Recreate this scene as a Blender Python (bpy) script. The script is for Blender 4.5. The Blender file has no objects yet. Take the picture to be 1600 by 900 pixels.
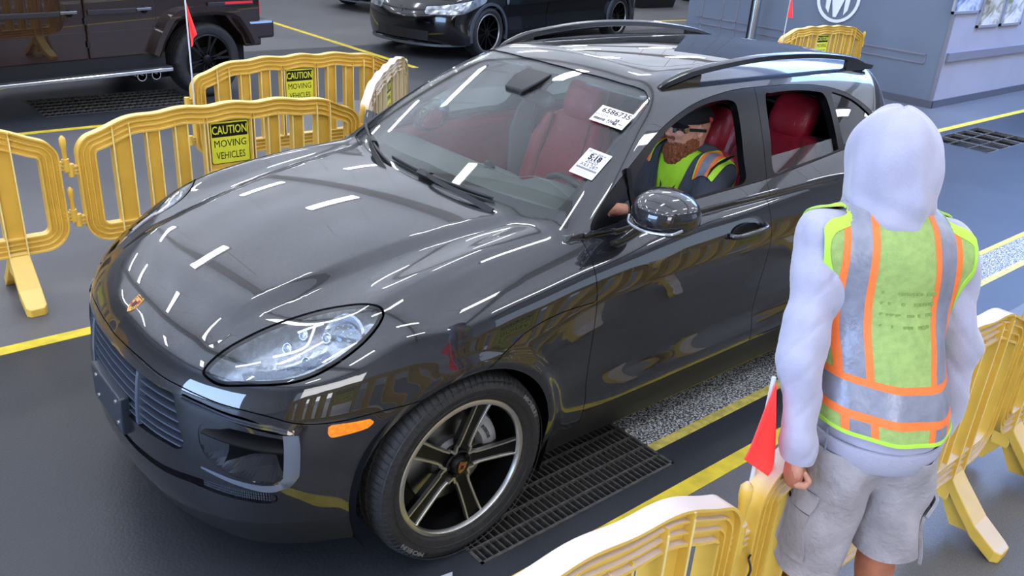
import bpy, bmesh, math, random
import numpy as np
from mathutils import Vector, Matrix
random.seed(7); np.random.seed(7)
PI = math.pi
C = bpy.context.scene.collection
sc = bpy.context.scene

# ---------------------------------------------------------------- camera
cam_d = bpy.data.cameras.new('camera'); cam = bpy.data.objects.new('camera', cam_d); C.objects.link(cam)
def cam_axes(yaw, pitch, roll):
    f = Vector((math.cos(pitch)*math.cos(yaw), math.cos(pitch)*math.sin(yaw), math.sin(pitch)))
    r = f.cross(Vector((0, 0, 1))).normalized(); u = r.cross(f)
    return r*math.cos(roll)+u*math.sin(roll), -r*math.sin(roll)+u*math.cos(roll), f
_r, _u, _f = cam_axes(-2.2946, -.4244, .0689)
_m = Matrix((_r, _u, -_f)).transposed().to_4x4(); _m.translation = Vector((1.5496, 2.8751, 2.2))
cam.matrix_world = _m
cam_d.sensor_width = 36; cam_d.lens = 36*1335.9/1600; cam_d.clip_start = .05; cam_d.clip_end = 200
sc.camera = cam
# ---------------------------------------------------------------- world, light, exposure
w = bpy.data.worlds.new('world'); sc.world = w; w.use_nodes = True
wn = w.node_tree; bg = wn.nodes['Background']
bg.inputs['Color'].default_value = (.62, .76, 1.0, 1); bg.inputs['Strength'].default_value = 1.1
def area_light(name, loc, target, sx, sy, power, col):
    l = bpy.data.lights.new(name, 'AREA'); l.shape = 'RECTANGLE'; l.size = sx; l.size_y = sy; l.energy = power; l.color = col
    o = bpy.data.objects.new(name, l); C.objects.link(o); o.location = loc
    o.rotation_euler = (Vector(target)-Vector(loc)).to_track_quat('-Z', 'Y').to_euler(); return o
area_light('blue_daylight_fill', (-13, -1.2, 5.3), (-13, -1.2, 0), 9, 5, 950, (.20, .42, 1))  # added overhead lamp for the blue daylight; the roof has no skylight
area_light('ceiling_fill', (-8, -5, 5.35), (-8, -5, 9), 36, 32, 3700, (.95, .97, 1))  # added fill without a fitting, aimed up to brighten the ceiling evenly
area_light('daylight_front_door', (13.6, -1, 2.4), (0, -1, .8), 9, 4.2, 1000, (.42, .62, 1))
area_light('daylight_entrance', (6, 13.9, 3.0), (0, 0, .6), 9, 4.5, 560, (1, .98, .96))
sc.view_settings.view_transform = 'Standard'; sc.view_settings.look = 'None'
sc.view_settings.gamma = 1; sc.view_settings.use_curve_mapping = False
sc.view_settings.exposure = 0.6

# ---------------------------------------------------------------- materials
def srgb(r, g, b):
    f = lambda c: (c/255/12.92) if c/255 <= .04045 else ((c/255+.055)/1.055)**2.4
    return (f(r), f(g), f(b), 1)
MATS = {}
def mat(name, col, rough=.5, metal=0, coat=0, noise=0, scale=20, bump=0, bscale=None, spec=.5, sheen=0, trans=0, ior=1.45, emis=0, alpha=1, coatr=.03, detail=4, noise2=None):
    """procedural principled material; col is 0-255 sRGB; noise varies the colour, bump the relief"""
    if name in MATS: return MATS[name]
    m = bpy.data.materials.new(name); m.use_nodes = True; nt = m.node_tree; b = nt.nodes['Principled BSDF']; L = nt.links.new
    c = srgb(*col); b.inputs['Base Color'].default_value = c; b.inputs['Roughness'].default_value = rough
    b.inputs['Metallic'].default_value = metal; b.inputs['Coat Weight'].default_value = coat; b.inputs['Coat Roughness'].default_value = coatr
    b.inputs['Specular IOR Level'].default_value = spec; b.inputs['Sheen Weight'].default_value = sheen
    b.inputs['Transmission Weight'].default_value = trans; b.inputs['IOR'].default_value = ior; b.inputs['Alpha'].default_value = alpha
    if emis: b.inputs['Emission Color'].default_value = c; b.inputs['Emission Strength'].default_value = emis
    tc = nt.nodes.new('ShaderNodeTexCoord')
    if noise:
        n = nt.nodes.new('ShaderNodeTexNoise'); n.inputs['Scale'].default_value = scale; n.inputs['Detail'].default_value = detail
        L(tc.outputs['Object'], n.inputs['Vector'])
        mx = nt.nodes.new('ShaderNodeMixRGB'); mx.inputs[1].default_value = tuple(x*(1-noise) for x in c[:3])+(1,)
        mx.inputs[2].default_value = tuple(min(1, x*(1+noise)) for x in c[:3])+(1,)
        mr = nt.nodes.new('ShaderNodeMapRange'); mr.inputs[1].default_value = .35; mr.inputs[2].default_value = .65
        L(n.outputs['Fac'], mr.inputs[0]); L(mr.outputs[0], mx.inputs[0]); L(mx.outputs[0], b.inputs['Base Color'])
    if bump:
        n2 = nt.nodes.new('ShaderNodeTexNoise'); n2.inputs['Scale'].default_value = bscale or scale*4; n2.inputs['Detail'].default_value = 3
        L(tc.outputs['Object'], n2.inputs['Vector'])
        bp = nt.nodes.new('ShaderNodeBump'); bp.inputs['Strength'].default_value = bump; bp.inputs['Distance'].default_value = .01
        L(n2.outputs['Fac'], bp.inputs['Height']); L(bp.outputs[0], b.inputs['Normal'])
    MATS[name] = m; return m
def glass(name, tint=(.9, .95, .93), rough=0.0, refl=1.0):
    """thin architectural glass: clear with a Fresnel reflection"""
    if name in MATS: return MATS[name]
    m = bpy.data.materials.new(name); m.use_nodes = True; nt = m.node_tree; nt.nodes.remove(nt.nodes['Principled BSDF'])
    L = nt.links.new; out = nt.nodes['Material Output']
    t = nt.nodes.new('ShaderNodeBsdfTransparent'); t.inputs[0].default_value = tint+(1,)
    g = nt.nodes.new('ShaderNodeBsdfGlossy'); g.inputs['Roughness'].default_value = rough
    fr = nt.nodes.new('ShaderNodeFresnel'); fr.inputs[0].default_value = 1.5
    ge = nt.nodes.new('ShaderNodeNewGeometry'); io = nt.nodes.new('ShaderNodeMapRange'); io.inputs[3].default_value = 1.5; io.inputs[4].default_value = 1/1.5
    L(ge.outputs['Backfacing'], io.inputs[0]); L(io.outputs[0], fr.inputs[0])
    mu = nt.nodes.new('ShaderNodeMath'); mu.operation = 'MULTIPLY'; mu.inputs[1].default_value = refl; mu.use_clamp = True
    mx = nt.nodes.new('ShaderNodeMixShader'); L(fr.outputs[0], mu.inputs[0]); L(mu.outputs[0], mx.inputs[0]); L(t.outputs[0], mx.inputs[1]); L(g.outputs[0], mx.inputs[2])
    L(mx.outputs[0], out.inputs[0]); MATS[name] = m; return m

# ---------------------------------------------------------------- object helpers
def tag(o, label=None, cat=None, group=None, kind=None):
    if label: o['label'] = label
    if cat: o['category'] = cat
    if group: o['group'] = group
    if kind: o['kind'] = kind
    return o
def thing(name, label, cat, loc=(0, 0, 0), rz=0, group=None):
    o = bpy.data.objects.new(name, None); C.objects.link(o); o.location = loc; o.rotation_euler = (0, 0, rz)
    o.empty_display_size = .1
    return tag(o, label, cat, group)
def obj(name, bm, m, parent=None, smooth=True, ang=40, label=None, bevel=0, kind=None):
    me = bpy.data.meshes.new(name)
    if isinstance(bm, tuple): me.from_pydata([tuple(v) for v in bm[0]], [], [tuple(f) for f in bm[1]])
    else:
        bmesh.ops.recalc_face_normals(bm, faces=bm.faces); bm.to_mesh(me); bm.free()
    me.materials.append(m)
    o = bpy.data.objects.new(name, me); C.objects.link(o)
    if parent: o.parent = parent
    if bevel:
        md = o.modifiers.new('bevel', 'BEVEL'); md.width = bevel; md.segments = 2; md.limit_method = 'ANGLE'; md.angle_limit = math.radians(35); md.harden_normals = False
    if smooth:
        for p_ in me.polygons: p_.use_smooth = True
        me.set_sharp_from_angle(angle=math.radians(ang))
    if label: o['label'] = label
    if kind: o['kind'] = kind
    return o
def child_of(o, parent):
    """parent at build time while keeping the mesh where it was authored"""
    bpy.context.view_layer.update(); o.parent = parent; o.matrix_parent_inverse = parent.matrix_world.inverted(); return o
def xf(bm, geom, M): bmesh.ops.transform(bm, matrix=M, verts=geom)
def add_box(bm, x0, x1, y0, y1, z0, z1, M=None):
    vs = [bm.verts.new(v) for v in ((x0,y0,z0),(x1,y0,z0),(x1,y1,z0),(x0,y1,z0),(x0,y0,z1),(x1,y0,z1),(x1,y1,z1),(x0,y1,z1))]
    for f in ((0,3,2,1),(4,5,6,7),(0,1,5,4),(1,2,6,5),(2,3,7,6),(3,0,4,7)): bm.faces.new([vs[i] for i in f])
    if M is not None: xf(bm, vs, M)
    return vs
def box(*a, M=None):
    bm = bmesh.new(); add_box(bm, *a, M=M); return bm
def frames(pts, up=None):
    pts = [Vector(p_) for p_ in pts]; out = []; prev = None
    for i, p_ in enumerate(pts):
        t = (pts[min(i+1, len(pts)-1)]-pts[max(i-1, 0)])
        t = t.normalized() if t.length > 1e-9 else Vector((0, 0, 1))
        if up is not None: n = Vector(up)-t*t.dot(Vector(up))
        elif prev is None: a = Vector((0, 0, 1)) if abs(t.z) < .9 else Vector((1, 0, 0)); n = a-t*t.dot(a)
        else: n = prev-t*t.dot(prev)
        if n.length < 1e-6: n = t.orthogonal()
        n.normalize(); prev = n; out.append((p_, t, n, t.cross(n)))
    return out
def add_tube(bm, pts, r, seg=10, caps=True, closed=False):
    """round tube; r is a number or a list per point"""
    fr = frames(pts); rings = []
    for i, (p_, t, n, b) in enumerate(fr):
        rr = r[i] if isinstance(r, (list, tuple)) else r
        rings.append([bm.verts.new(p_+(n*math.cos(a)+b*math.sin(a))*rr) for a in [2*PI*k/seg for k in range(seg)]])
    m = len(rings)
    for i in range(m if closed else m-1):
        A, B = rings[i], rings[(i+1) % m]
        for k in range(seg): bm.faces.new((A[k], A[(k+1) % seg], B[(k+1) % seg], B[k]))
    if caps and not closed: bm.faces.new(rings[0][::-1]); bm.faces.new(rings[-1])
    return bm
def tube(pts, r, seg=10, **k): return add_tube(bmesh.new(), pts, r, seg, **k)
def add_sweep(bm, pts, prof, up=None, closed=False, scale=None):
    """sweep a closed 2-D profile [(n, b)] along pts"""
    fr = frames(pts, up); rings = []
    for i, (p_, t, n, b) in enumerate(fr):
        s = scale[i] if scale else 1
        rings.append([bm.verts.new(p_+n*(a*s)+b*(c*s)) for a, c in prof])
    m = len(rings); q = len(prof)
    for i in range(m if closed else m-1):
        A, B = rings[i], rings[(i+1) % m]
        for k in range(q): bm.faces.new((A[k], A[(k+1) % q], B[(k+1) % q], B[k]))
    if not closed: bm.faces.new(rings[0][::-1]); bm.faces.new(rings[-1])
    return bm
def sweep(pts, prof, **k): return add_sweep(bmesh.new(), pts, prof, **k)
def add_loft(bm, rings, caps=True, closed=False):
    R = [[bm.verts.new(v) for v in r] for r in rings]; q = len(R[0])
    for i in range(len(R)-1 if not closed else len(R)):
        A, B = R[i], R[(i+1) % len(R)]
        for k in range(q): bm.faces.new((A[k], A[(k+1) % q], B[(k+1) % q], B[k]))
    if caps and not closed:
        bm.faces.new(R[0][::-1]); bm.faces.new(R[-1])
    return bm
def loft(rings, **k): return add_loft(bmesh.new(), rings, **k)
def add_lathe(bm, prof, seg=48, M=None, closed=False):
    """revolve [(radius, height)] round local z"""
    rings = []
    for k in range(seg):
        a = 2*PI*k/seg; rings.append([bm.verts.new((r*math.cos(a), r*math.sin(a), h)) for r, h in prof])
    q = len(prof)
    for k in range(seg):
        A, B = rings[k], rings[(k+1) % seg]
        for i in range(q if closed else q-1):
            j = (i+1) % q
            bm.faces.new((A[i], B[i], B[j], A[j]))
    bmesh.ops.remove_doubles(bm, verts=bm.verts, dist=1e-6)
    if M is not None: xf(bm, bm.verts, M)
    return bm
def lathe(prof, seg=48, M=None, closed=False): return add_lathe(bmesh.new(), prof, seg, M, closed)
def add_prism(bm, poly, z0, z1, M=None):
    """extrude a planar outline [(x, y)] from z0 to z1"""
    a = [bm.verts.new((x, y, z0)) for x, y in poly]; b = [bm.verts.new((x, y, z1)) for x, y in poly]; n = len(poly)
    bm.faces.new(a[::-1]); bm.faces.new(b)
    for i in range(n): bm.faces.new((a[i], a[(i+1) % n], b[(i+1) % n], b[i]))
    if M is not None: xf(bm, a+b, M)
    return bm
def prism(poly, z0, z1, M=None): return add_prism(bmesh.new(), poly, z0, z1, M)
def rrect(w_, h_, r, n=5, cx=0, cy=0):
    out = []
    for (sx, sy, a0) in ((1, 1, 0), (-1, 1, 90), (-1, -1, 180), (1, -1, 270)):
        for k in range(n+1):
            a = math.radians(a0+90*k/n); out.append((cx+sx*(w_/2-r)+r*math.cos(a), cy+sy*(h_/2-r)+r*math.sin(a)))
    return out
def bez(pts, n=8, closed=False):
    """Catmull-Rom through points of any dimension"""
    P = [np.array(p_, float) for p_ in pts]; m = len(P); out = []
    rng = range(m if closed else m-1)
    for i in rng:
        if closed: a, b, c, d = P[(i-1) % m], P[i], P[(i+1) % m], P[(i+2) % m]
        else: b, c = P[i], P[i+1]; a = P[i-1] if i else 2*b-c; d = P[i+2] if i+2 < m else 2*c-b
        for k in range(n):
            t = k/n; out.append(.5*((2*b)+(-a+c)*t+(2*a-5*b+4*c-d)*t*t+(-a+3*b-3*c+d)*t**3))
    if not closed: out.append(P[-1])
    return [tuple(v) for v in out]
def Mx(origin, xa, ya, za=None):
    xa, ya = Vector(xa).normalized(), Vector(ya).normalized()
    za = Vector(za).normalized() if za is not None else xa.cross(ya).normalized()
    M = Matrix((xa, ya, za)).transposed().to_4x4(); M.translation = Vector(origin); return M
FONT = {}
def text(name, body, size, m, M, parent=None, depth=.0008, sx=1, bold=0, align='CENTER', space=1):
    """lettering as a thin mesh; M maps local x (reading) / y (up) / z (out)"""
    cu = bpy.data.curves.new(name, 'FONT'); cu.body = body; cu.size = size; cu.extrude = depth/2; cu.offset = bold; cu.align_x = align; cu.align_y = 'CENTER'
    cu.resolution_u = 2; cu.space_character = space
    t = bpy.data.objects.new(name, cu); C.objects.link(t); dg = bpy.context.evaluated_depsgraph_get()
    me = bpy.data.meshes.new_from_object(t.evaluated_get(dg)); bpy.data.objects.remove(t); bpy.data.curves.remove(cu)
    me.transform(Matrix.Diagonal((sx, 1, 1, 1))); me.transform(M); me.materials.clear(); me.materials.append(m)
    o = bpy.data.objects.new(name, me); C.objects.link(o)
    if parent: o.parent = parent
    return o
def copy_tree(o, depth=0):
    c = o.copy(); C.objects.link(c)
    for ch in list(o.children):
        d = copy_tree(ch, depth+1); d.parent = c; d.matrix_parent_inverse = ch.matrix_parent_inverse.copy()
    return c
# ================================================================ THE SETTING
def floor_material():
    m = bpy.data.materials.new('coated_concrete'); m.use_nodes = True; nt = m.node_tree; b = nt.nodes['Principled BSDF']; L = nt.links.new
    tc = nt.nodes.new('ShaderNodeTexCoord'); sp = nt.nodes.new('ShaderNodeSeparateXYZ'); L(tc.outputs['Object'], sp.inputs[0])
    n1 = nt.nodes.new('ShaderNodeTexNoise'); n1.inputs['Scale'].default_value = 1.1; n1.inputs['Detail'].default_value = 6; L(tc.outputs['Object'], n1.inputs['Vector'])
    n2 = nt.nodes.new('ShaderNodeTexNoise'); n2.inputs['Scale'].default_value = 160; n2.inputs['Detail'].default_value = 2; L(tc.outputs['Object'], n2.inputs['Vector'])
    n3 = nt.nodes.new('ShaderNodeTexNoise'); n3.inputs['Scale'].default_value = 75; n3.inputs['Detail'].default_value = 3; L(tc.outputs['Object'], n3.inputs['Vector'])
    def math_(op, a, bb, cl=False):
        k = nt.nodes.new('ShaderNodeMath'); k.operation = op; k.use_clamp = cl
        for i, v in enumerate((a, bb)):
            if isinstance(v, (int, float)): k.inputs[i].default_value = v
            else: L(v, k.inputs[i])
        return k.outputs[0]
    # the driving lane between the painted lines is coated black, the walkways are bare grey
    lane = math_('MULTIPLY', math_('GREATER_THAN', sp.outputs['Y'], -1.53), math_('LESS_THAN', sp.outputs['Y'], 1.22))
    lane2 = math_('MULTIPLY', math_('LESS_THAN', sp.outputs['Y'], -5.75), math_('LESS_THAN', sp.outputs['X'], -1e3+1000+3))
    lane2 = math_('MULTIPLY', lane2, math_('GREATER_THAN', sp.outputs['Y'], -9.1))
    lm = math_('ADD', lane, lane2, True)
    def mix(f, a, c):
        k = nt.nodes.new('ShaderNodeMixRGB'); L(f, k.inputs[0])
        for i, v in ((1, a), (2, c)):
            if isinstance(v, tuple): k.inputs[i].default_value = v
            else: L(v, k.inputs[i])
        return k.outputs[0]
    grey = mix(n1.outputs['Fac'], srgb(84, 84, 87), srgb(106, 105, 106))
    blk = mix(n1.outputs['Fac'], srgb(40, 42, 47), srgb(56, 59, 65))
    base = mix(lm, grey, blk)
    sk = nt.nodes.new('ShaderNodeMapRange'); sk.inputs[1].default_value = .35; sk.inputs[2].default_value = .7; sk.inputs[3].default_value = .82; sk.inputs[4].default_value = 1.18
    L(n2.outputs['Fac'], sk.inputs[0])
    mu = nt.nodes.new('ShaderNodeMixRGB'); mu.blend_type = 'MULTIPLY'; mu.inputs[0].default_value = 1; L(base, mu.inputs[1]); L(sk.outputs[0], mu.inputs[2])
    L(mu.outputs[0], b.inputs['Base Color'])
    rr = nt.nodes.new('ShaderNodeMapRange'); b.inputs['Specular IOR Level'].default_value = .4; rr.inputs[3].default_value = .34; rr.inputs[4].default_value = .52; L(n1.outputs['Fac'], rr.inputs[0]); L(rr.outputs[0], b.inputs['Roughness'])
    bp = nt.nodes.new('ShaderNodeBump'); bp.inputs['Strength'].default_value = .35; bp.inputs['Distance'].default_value = .004; L(n3.outputs['Fac'], bp.inputs['Height']); L(bp.outputs[0], b.inputs['Normal'])
    return m
FLOOR = floor_material()
GR = [(-1.09, .0, .63, 1.04), (-9.75, -8.45, -1.40, -.72), (-1.9, -.35, -7.1, -6.3)]      # floor grates: x0, x1, y0, y1
GR[0] = (-1.09, -.02, .62, 1.04)
def floor_mesh():
    xs = sorted({-34, 14}|{g[0] for g in GR}|{g[1] for g in GR}); ys = sorted({-26, 14}|{g[2] for g in GR}|{g[3] for g in GR})
    bm = bmesh.new(); V = {(x, y): bm.verts.new((x, y, 0)) for x in xs for y in ys}
    for i in range(len(xs)-1):
        for j in range(len(ys)-1):
            cx, cy = (xs[i]+xs[i+1])/2, (ys[j]+ys[j+1])/2
            if any(g[0] < cx < g[1] and g[2] < cy < g[3] for g in GR): continue
            bm.faces.new((V[xs[i], ys[j]], V[xs[i+1], ys[j]], V[xs[i+1], ys[j+1]], V[xs[i], ys[j+1]]))
    return bm
tag(obj('floor', floor_mesh(), FLOOR, smooth=False), kind='structure')
YEL = mat('yellow_line_paint', (214, 190, 52), .45, noise=.18, scale=9, bump=.2, bscale=60)
YEL2 = mat('worn_yellow_paint', (205, 188, 96), .5, noise=.25, scale=25, bump=.2, bscale=80)
ntrim = [0]
def trim(bm, m, **k):
    ntrim[0] += 1; return tag(obj('trim_%d' % ntrim[0], bm, m, **k), kind='structure')
def stripe(x0, y0, x1, y1, w_, m=YEL):
    a, b = Vector((x0, y0)), Vector((x1, y1)); t = (b-a).normalized(); n = Vector((-t.y, t.x))*w_/2
    poly = [tuple(a-n), tuple(b-n), tuple(b+n), tuple(a+n)]
    return trim(prism(poly, .0003, .0022), m, smooth=False)
stripe(13, -1.545, -33, -1.545, .085); stripe(13, 1.185, -2.4, 1.185, .075)
stripe(-1.09, .905, -33, .905, .05, YEL2); stripe(-1.09, .635, -33, .635, .045, YEL)
stripe(12, -5.75, -2.2, -5.75, .08); stripe(-5.29, -7.2, -5.32, -24, .10); stripe(-12.9, -10, -24, -9.2, .10)
stripe(-1.2, -15.4, -9, -17.6, .10)
# stippled white anti-slip band between the two thin lines
m = bpy.data.materials.new('stippled_white_paint'); m.use_nodes = True; nt = m.node_tree; b = nt.nodes['Principled BSDF']
tc = nt.nodes.new('ShaderNodeTexCoord'); n = nt.nodes.new('ShaderNodeTexNoise'); n.inputs['Scale'].default_value = 110; n.inputs['Detail'].default_value = 4; n.inputs['Roughness'].default_value = .8
cr_ = nt.nodes.new('ShaderNodeValToRGB'); cr_.color_ramp.elements[0].position = .49; cr_.color_ramp.elements[1].position = .55
cr_.color_ramp.elements[0].color = srgb(22, 23, 26); cr_.color_ramp.elements[1].color = srgb(226, 230, 232)
nt.links.new(tc.outputs['Object'], n.inputs['Vector']); nt.links.new(n.outputs['Fac'], cr_.inputs[0]); nt.links.new(cr_.outputs[0], b.inputs['Base Color']); b.inputs['Roughness'].default_value = .6
trim(prism([(-1.09, .66), (-33, .66), (-33, .88), (-1.09, .88)], .0002, .0018), m, smooth=False)
# grates: pit, bearing bars, cross bars
STEEL = mat('grate_steel', (104, 101, 98), .5, metal=.45, noise=.3, scale=30)
PIT = mat('pit_grime', (26, 23, 21), .8, noise=.5, scale=14, bump=.6, bscale=30)
def pit(x0, x1, y0, y1, d=.16):
    bm = bmesh.new(); vs = add_box(bm, x0, x1, y0, y1, -d, .0)
    bm.faces.ensure_lookup_table(); bm.faces.remove(bm.faces[1]); return bm
def grate(x0, x1, y0, y1, nx, ny, label, bar=.006):
    t = thing('floor_grate', label, 'grate', ((x0+x1)/2, (y0+y1)/2, 0)); cx, cy = (x0+x1)/2, (y0+y1)/2
    bm = bmesh.new()
    for a in ((x0, x1, y0, y0+.012), (x0, x1, y1-.012, y1), (x0, x0+.012, y0, y1), (x1-.012, x1, y0, y1)): add_box(bm, a[0]-cx, a[1]-cx, a[2]-cy, a[3]-cy, -.035, .003)
    obj('frame', bm, STEEL, t, smooth=False)
    me = None
    for i in range(1, nx):
        x = x0+(x1-x0)*i/nx-cx
        if me is None: o = obj('bearing_bar', box(-bar/2, bar/2, y0-cy, y1-cy, -.03, .0015), STEEL, t, smooth=False); me = o.data
        else: o = bpy.data.objects.new('bearing_bar', me); C.objects.link(o); o.parent = t
        o.location.x = x
    me = None
    for j in range(1, ny):
        y = y0+(y1-y0)*j/ny-cy
        if me is None: o = obj('cross_bar', box(x0-cx, x1-cx, -.004, .004, -.012, .003), STEEL, t, smooth=False); me = o.data
        else: o = bpy.data.objects.new('cross_bar', me); C.objects.link(o); o.parent = t
        o.location.y = y
    return t
for k, g in enumerate(GR): trim(pit(*g), PIT, smooth=False)
grate(*GR[0], 34, 5, 'steel floor grate beside the front wheel of the grey car')
grate(*GR[1], 4, 3, 'steel floor grate behind the man in the white hood', bar=.03)
grate(*GR[2], 26, 6, 'steel floor grate beside the brown off-roader')
# ceiling, far walls, light fittings (reflected in the paint)
CEIL = mat('ceiling_panels', (214, 219, 230), .8, noise=.06, scale=.6)
tag(obj('ceiling', box(-34, 14, -26, 14, 6.6, 6.7), CEIL, smooth=False), kind='structure')
JOIST = mat('joist_steel', (120, 118, 116), .6)
for i in range(9):
    trim(box(-30+i*5, -29.8+i*5, -26, 14, 6.3, 6.6), JOIST, smooth=False)
WALLM = mat('far_wall_paint', (192, 190, 188), .7, noise=.05, scale=.5)
tag(obj('wall_back', box(-34, 14, -26.2, -26, 0, 6.6), WALLM, smooth=False), kind='structure')
tag(obj('wall_left', box(14, 14.2, -26, 14, 0, 6.6), WALLM, smooth=False), kind='structure')
tag(obj('wall_right', box(-34.2, -34, -26, 14, 0, 6.6), WALLM, smooth=False), kind='structure')
# the wall behind the camera: solid parts and two big daylight doorways
for i, (a, b_, z0) in enumerate(((-34, -20, 0), (-20, -10, 5.0), (-10, 4, 0), (4, 13, 5.0), (13, 14, 0))):
    tag(obj('wall_front' if i == 0 else 'wall_front_%d' % i, box(a, b_, 14, 14.2, z0, 6.6), WALLM, smooth=False), kind='structure')
HOUS = mat('fitting_housing', (205, 205, 205), .5)
TUBE = mat('fluorescent_diffuser', (250, 252, 255), .5, emis=15); UPT = mat('added_uplight', (244, 248, 255), .5, emis=6)  # UPT: glow added on top of the fittings to brighten the ceiling
proto = None
k = 0
for y in (-14.5, -10.9, -7.3, -3.4, .3, 3.9, 7.4):
    for i in range(8):
        x = 6.2-3.0*i-(.15 if y > -3 else 0)
        if proto is None:
            proto = thing('ceiling_light', 'ceiling light fitting', 'light', (x, y, 5.2)); o = proto
            obj('housing', box(-.62, .62, -.16, .16, 0, .07), HOUS, o, smooth=False, bevel=.01)
            obj('diffuser', box(-.58, .58, -.13, .13, -.025, .001), TUBE, o, smooth=False); obj('added_uplight', box(-.58, .58, -.10, .10, .069, .075), UPT, o, smooth=False)
            [obj('hanger', tube([(q_, 0, .07), (q_, 0, 1.4)], .006, 6), JOIST, o) for q_ in (-.5, .5)]
        else: o = copy_tree(proto)
        o.location = (x, y, 5.2); tag(o, 'white strip light fitting hung from the ceiling, mirrored in the car paint', 'light', 'strip lights under the ceiling')
# the office booth
BW = mat('booth_blue_grey_paint', (106, 116, 132), .6, noise=.05, scale=1.2); BL = mat('booth_light_paint', (160, 157, 168), .6, noise=.03, scale=2)
BT = mat('booth_trim', (122, 120, 130), .55); BB = mat('vinyl_baseboard', (84, 86, 96), .5)
bm = bmesh.new(); add_box(bm, -16.5, -10.3, -6.6, -2.27, 0, 4.2)
tag(obj('wall_booth', bm, BW, smooth=False), kind='structure')
trim(box(-13.4, -10.299, -2.271, -2.262, .10, 4.2), BL, smooth=False)
trim(box(-16.5, -13.4, -2.271, -2.262, .10, 4.2), mat('booth_dark_panel', (96, 96, 106), .6), smooth=False)  # darker far stretch of the booth side
trim(box(-13.4, -10.36, -2.275, -2.225, .62, .73), BT, smooth=False)
tag(obj('baseboard_booth', box(-13.4, -10.29, -2.28, -2.25, 0, .10), BB, smooth=False), kind='structure')
tag(obj('baseboard_booth_front', box(-10.31, -10.28, -6.6, -2.25, 0, .10), BB, smooth=False), kind='structure')
trim(box(-10.31, -10.285, -2.30, -2.255, .10, 4.2), BT, smooth=False)
bm = bmesh.new()                                    # a raised frame moulding on the booth front
for a in ((-6.4, -2.5, .66, .68), (-6.4, -2.5, .55, .565), (-2.51, -2.495, .55, .68)): add_box(bm, -10.305, -10.29, *a)
trim(bm, BT, smooth=False)
for y in (-5.62, -5.9, -6.3): trim(box(-10.31, -10.29, y-.01, y+.01, .1, 4.2), BT, smooth=False)
# round wall sign with a large white M
WHITE = mat('sign_white', (226, 230, 236), .5)
sign = thing('wall_logo', 'white ring with a bold M on the blue-grey booth wall', 'sign', (-10.29, -3.93, 1.23))
bm = bmesh.new(); bm2 = add_lathe(bm, [(.292, 0), (.335, 0), (.335, .012), (.292, .012)], 64, Mx((0, 0, 0), (0, 1, 0), (0, 0, 1)), closed=True); obj('ring', bm, WHITE, sign)
s_ = .27
Mpoly = [(-.80, .95), (-.80, .25), (-.62, -.35), (-.62, .55), (-.18, -.92), (.18, -.92), (.62, .55), (.62, -.35), (.80, .25), (.80, .95), (.50, .95), (0, -.25), (-.50, .95)]
Mp = [(-.92, .25), (-.86, -.30), (-.62, -.68), (-.60, .15), (-.16, -.30+.0), (-.16, -.92), (0, -.98), (.20, -.92), (.14, -.25), (.60, .35), (.60, -.70), (.86, -.30), (.92, .25), (.80, .72), (.58, .95), (0, .12), (-.58, .95), (-.80, .72)]
Mp = [(-.78, .55), (-.62, .55), (-.60, -.62), (-.40, -.78), (-.40, -.05), (-.02, -.95), (.04, -.95), (.34, .10), (.36, -.80), (.60, -.62), (.66, .55), (.78, .55), (.66, .75), (.30, .75), (.03, -.02), (-.30, .75), (-.66, .75)]
Mp = [(-.74, .70), (-.66, -.55), (-.46, -.80), (-.42, .10), (-.06, -.96), (.12, -.96), (.40, .18), (.42, -.80), (.64, -.55), (.72, .70), (.34, .86), (.05, -.12), (-.34, .86)]
obj('letter', prism([(a*s_, c*s_) for a, c in Mp], 0, .010, Mx((0, 0, 0), (0, -1, 0), (0, 0, 1), (1, 0, 0))), WHITE, sign, smooth=False)
# framed pictures on the light wall
FR = mat('frame_silver', (190, 190, 198), .35, metal=.6)
def picture(x, z0, wd, ht, cols, label):
    t = thing('picture_frame', label, 'picture', (x, -2.245, z0))
    bm = bmesh.new(); r = .035
    for a in ((0, -wd, 0, r), (0, -wd, ht-r, ht), (0, -r, 0, ht), (-wd+r, -wd, 0, ht)): add_box(bm, min(a[0], a[1]), max(a[0], a[1]), -.016, .012, a[2], a[3])
    obj('frame', bm, FR, t, smooth=False)
    mm = bpy.data.materials.new('printed_picture'); mm.use_nodes = True; nt = mm.node_tree; bb = nt.nodes['Principled BSDF']; bb.inputs['Roughness'].default_value = .25
    tc = nt.nodes.new('ShaderNodeTexCoord'); nn = nt.nodes.new('ShaderNodeTexNoise'); nn.inputs['Scale'].default_value = 3.2; nn.inputs['Detail'].default_value = 3; nn.inputs['Distortion'].default_value = 1.5
    rp = nt.nodes.new('ShaderNodeValToRGB'); e = rp.color_ramp.elements; e[0].position = .36; e[1].position = .66; e[0].color = srgb(*cols[0]); e[1].color = srgb(*cols[2]); q = e.new(.5); q.color = srgb(*cols[1])
    nt.links.new(tc.outputs['Object'], nn.inputs['Vector']); nt.links.new(nn.outputs['Fac'], rp.inputs[0]); nt.links.new(rp.outputs[0], bb.inputs['Base Color'])
    obj('print', box(-wd+r, -r, -.010, 0, r, ht-r), mm, t, smooth=False)
picture(-10.16, 1.23, .80, 1.2, ((92, 104, 128), (160, 168, 190), (214, 214, 226)), 'framed blue-grey print on booth wall, leftmost of the three')
picture(-11.0, 1.03, .70, 1.2, ((120, 112, 92), (188, 178, 160), (224, 220, 216)), 'framed brownish print on booth wall, middle of the three')
picture(-11.74, 1.03, .70, 1.2, ((122, 132, 92), (206, 198, 206), (238, 230, 236)), 'framed pale pink and green print on booth wall, rightmost of the three')
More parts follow.
